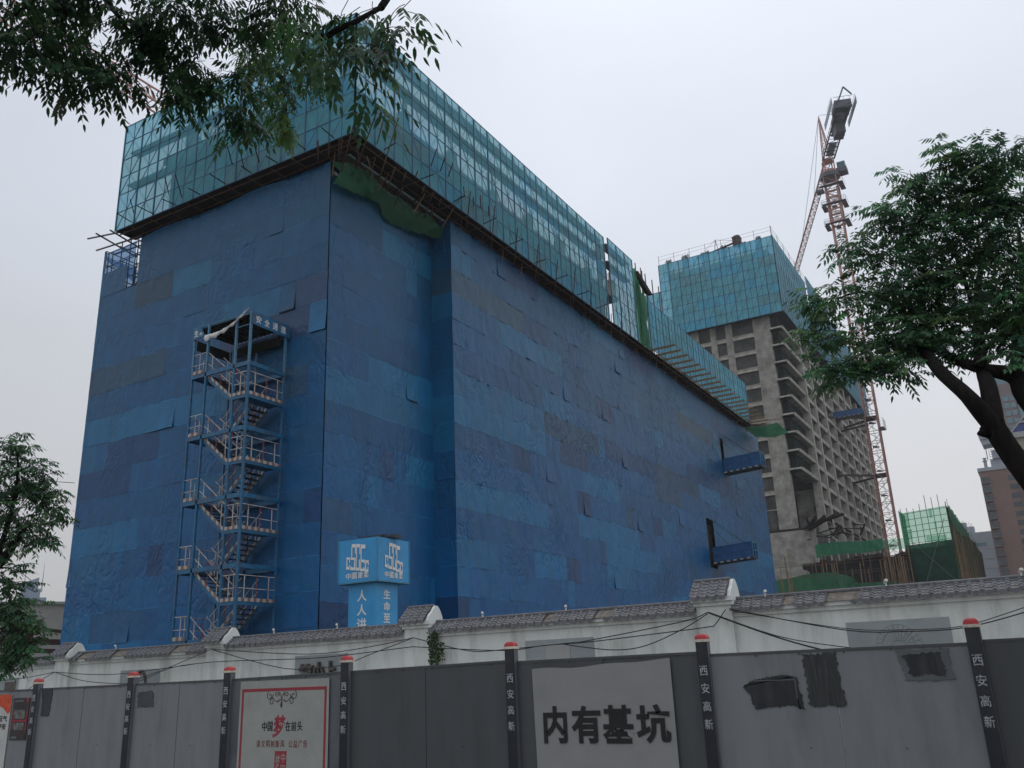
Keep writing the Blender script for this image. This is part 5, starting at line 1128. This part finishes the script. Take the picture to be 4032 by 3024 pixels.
b.tube([at(900, -200, 8.2), at(1130, -110, 7.9), at(1300, -60, 7.7), at(1400, -160, 7.2)], [.05, .045, .04, .03], 8)
b.tube([at(1500, 30, 5.8), at(1400, 85, 5.8), at(1330, 115, 5.8), at(1275, 150, 5.8), at(1200, 130, 5.9)], [.02, .022, .026, .024, .012], 8)
b.tube([at(1400, -160, 7.2), at(1560, -60, 6.2), at(1500, 30, 5.8)], [.03, .03, .03], 8)
b.tube([at(300, -260, 8.6), at(200, -60, 8.6), at(60, 60, 8.5)], [.06, .03, .015], 6); b.tube([at(300, -260, 8.6), at(420, 0, 8.8), at(520, 140, 9)], [.06, .03, .015], 6)
b.build('trunk', M_bark, t1, True)
# --- tree on the right
t2 = thing('tree', 'broad street tree with dark leaning trunk and forked limbs at the right edge', 'tree', tuple(at(4450, 2900, 10.0).xy)+(0,))
mb = MB(); mb.c = []; tb = MB()
g3_ = [(.09, .18, .10), (.105, .205, .11), (.065, .135, .075), (.12, .22, .095)]
S2 = [(3310, 1480, 80, 45, 0, .5), (3230, 1310, 90, 70, 0, .7), (3330, 1160, 130, 70, .2, 1.0), (3230, 1190, 60, 45, 0, .4), (3420, 1330, 170, 110, .3, 1.8), (3390, 1440, 110, 70, .1, .9), (3520, 1130, 150, 110, .4, 1.6), (3480, 1010, 90, 60, .1, .8), (3350, 990, 80, 40, 0, .5),
      (3560, 880, 110, 70, .2, 1.0), (3490, 820, 70, 60, 0, .5), (3620, 770, 100, 60, .2, .8), (3560, 690, 50, 35, 0, .3), (3660, 690, 60, 40, .1, .45), (3740, 630, 60, 60, .1, .5), (3720, 570, 30, 22, 0, .2), (3850, 640, 100, 60, .3, .9), (3960, 620, 90, 60, .2, .8),
      (3800, 760, 160, 110, .4, 2.0), (3960, 800, 130, 130, .5, 2.0), (3700, 920, 170, 120, .5, 2.2), (3900, 980, 180, 130, .6, 2.6), (3640, 1080, 170, 120, .5, 2.0), (3820, 1150, 200, 130, .7, 2.8), (3980, 1180, 120, 140, .5, 2.0), (3620, 1260, 170, 110, .4, 1.9), (3560, 1390, 140, 80, .2, 1.3),
      (3480, 1460, 60, 40, 0, .4), (3750, 1290, 130, 70, .6, 1.2), (3930, 1330, 110, 60, .5, 1.0), (3660, 1360, 60, 40, .4, .3), (3250, 1430, 80, 40, 0, .3), (3960, 1380, 45, 60, .1, .25), (3780, 1370, 50, 35, .3, .2), (3860, 560, 20, 20, 0, .1), (4010, 560, 40, 40, 0, .2), (3600, 1480, 30, 20, 0, .1), (3520, 1470, 50, 22, 0, .15)]
blobs(S2, 86, .08, .0, mb, tb, g3_, 10.5, pairs=(3, 5), wd=.38, rl=2.7, droop=.3, lpt=5)
S2o = [(4130, 900, 160, 250, .5, 2.5), (4150, 1250, 140, 120, .6, 1.4), (4280, 800, 200, 260, .6, 2.2)]
blobs(S2o, 60, .09, .1, mb, tb, g3_, 10.8, pairs=(3, 5))
mb.build('crown', M_leaf, t2); tb.build('twigs', M_bark, t2)
b = MB(); B_ = at(4450, 2900, 10.0)
def limb(pts, rad, n=10):
    P_ = [Vector(p) for p in pts]; q, rr = [], []
    for i in range(len(P_)-1):
        for k in range(5):
            t_ = k/5; a, b0, c, d = P_[max(i-1, 0)], P_[i], P_[i+1], P_[min(i+2, len(P_)-1)]
            v = .5*((2*b0)+(c-a)*t_+(2*a-5*b0+4*c-d)*t_*t_+(3*b0-a-3*c+d)*t_**3); q.append(v); rr.append((rad[i]+(rad[i+1]-rad[i])*t_)*(1+.07*noise.noise(v*5)+.04*noise.noise(v*14)))
    q.append(P_[-1]); rr.append(rad[-1]); b.tube(q, rr, n)
limb([(B_.x, B_.y, 0), at(4260, 2250, 9.9), at(4110, 1960, 9.8), at(3985, 1790, 9.8), at(3915, 1680, 9.8), at(3880, 1600, 9.8)], [.19, .15, .122, .112, .108, .09], 12)
limb([at(3930, 1700, 9.8), at(3810, 1560, 9.7), at(3700, 1460, 10.1), at(3620, 1350, 11.0), at(3540, 1210, 11.8), at(3480, 1080, 12)], [.10, .075, .068, .06, .04, .02])
limb([at(3915, 1680, 9.8), at(3895, 1540, 10), at(3865, 1440, 11.0), at(3855, 1330, 12), at(3850, 1150, 12.4), at(3880, 950, 12.6)], [.11, .085, .075, .07, .05, .02])
limb([(B_.x+.3, B_.y-.6, 0), at(4330, 2100, 10.6), at(4140, 1700, 10.6), at(4040, 1560, 10.6), at(3990, 1480, 10.6), at(3860, 1450, 10.5), at(3730, 1400, 11), at(3640, 1330, 11.7), at(3560, 1240, 12)], [.19, .15, .12, .11, .09, .062, .055, .045, .02])
limb([at(4050, 1570, 10.6), at(4018, 1450, 11), at(4010, 1340, 11.8), at(4030, 1150, 12.3), at(4010, 900, 12.4)], [.12, .085, .07, .05, .02])
limb([at(3540, 1210, 11.8), at(3400, 1150, 11.4), at(3290, 1180, 11)], [.03, .018, .008], 6); limb([at(3600, 1310, 11.2), at(3440, 1370, 11.2), at(3300, 1330, 11)], [.03, .018, .008], 6); limb([at(3860, 1300, 12), at(3760, 1000, 11.9), at(3640, 780, 11.3)], [.04, .025, .01], 6)
for (x, y) in ((3860, 1695), (3832, 1425)):
    for k in range(6): p = at(x+rnd(0, 14), y+rnd(-12, 12), 9.72 if y > 1500 else 10.4); b.tube([p+RT*.09, p, p-RT*rnd(.0, .03)-UP*.01], [.06, .035, .012], 6)
b.build('trunk', M_bark, t2, True)
# --- tree on the left
t3 = thing('tree', 'smaller dark green tree at the left edge in front of the tiled wall', 'tree', tuple(at(-500, 3000, 27).xy)+(0,))
mb = MB(); mb.c = []; tb = MB()
g4_ = [(.06, .135, .06), (.07, .15, .065), (.045, .10, .045)]
S3 = [(50, 1830, 80, 100, 0, 1.2), (30, 1740, 45, 30, 0, .35), (120, 1760, 35, 25, 0, .2), (60, 1715, 18, 16, 0, .08), (130, 1830, 50, 60, 0, .5), (150, 1900, 60, 70, .3, .8), (60, 1980, 110, 110, .4, 1.8), (190, 1960, 50, 60, .1, .5), (230, 1985, 38, 25, 0, .2), (225, 1940, 30, 30, 0, .15), (160, 2060, 80, 50, .2, .8), (90, 2110, 90, 45, .3, .9), (240, 2040, 22, 25, 0, .12), (165, 2110, 40, 25, 0, .25),
      (40, 2240, 50, 40, .2, .35), (110, 2220, 25, 18, 0, .08), (60, 2300, 50, 50, .2, .5), (50, 2390, 80, 60, .2, .9), (120, 2370, 28, 18, 0, .12), (60, 2480, 90, 70, .3, 1.2), (130, 2480, 40, 30, .1, .3), (170, 2430, 16, 12, 0, .06), (40, 2570, 70, 60, .2, .9), (110, 2530, 40, 30, .2, .3), (20, 2640, 30, 35, 0, .3), (100, 2590, 60, 30, .8, .35), (-80, 1900, 120, 200, .3, 1.5), (-80, 2400, 120, 200, .3, 1.5), (-30, 2200, 40, 60, .3, .4)]
blobs(S3, 80, .14, .1, mb, tb, g4_, 26.5, pairs=(3, 4), wd=.4, rl=2.5, tl=.9, droop=.3)
mb.build('crown', M_leaf, t3); tb.build('twigs', M_bark, t3)
b = MB(); B_ = at(-500, 3000, 27)
limb([(B_.x, B_.y, 0), at(-420, 2500, 27), at(-200, 2340, 27), at(-20, 2230, 26.8), at(50, 2150, 26.7), at(110, 2060, 26.6)], [.3, .25, .2, .14, .1, .04]); limb([at(-20, 2230, 26.8), at(60, 1950, 26.7), at(70, 1780, 26.6)], [.1, .05, .02], 6)
limb([at(-420, 2500, 27), at(-100, 2480, 26.9), at(80, 2400, 26.7)], [.12, .08, .02], 6)
b.build('trunk', M_bark, t3, True)
# ================================================================== HAZE
b = MB(); b.box(-60, 900, -400, 900, -1.2, 160); hz = b.build('haze', M_void, kind='stuff')
hm = bpy.data.materials.new('haze'); hm.use_nodes = True; t = hm.node_tree; t.nodes.clear()
o = N(t, 'ShaderNodeOutputMaterial'); pv = N(t, 'ShaderNodeVolumePrincipled'); pv.inputs['Density'].default_value = .00028; pv.inputs['Color'].default_value = (.93, .95, 1, 1); pv.inputs['Anisotropy'].default_value = .2
t.links.new(pv.outputs[0], o.inputs['Volume']); hz.data.materials.clear(); hz.data.materials.append(hm)
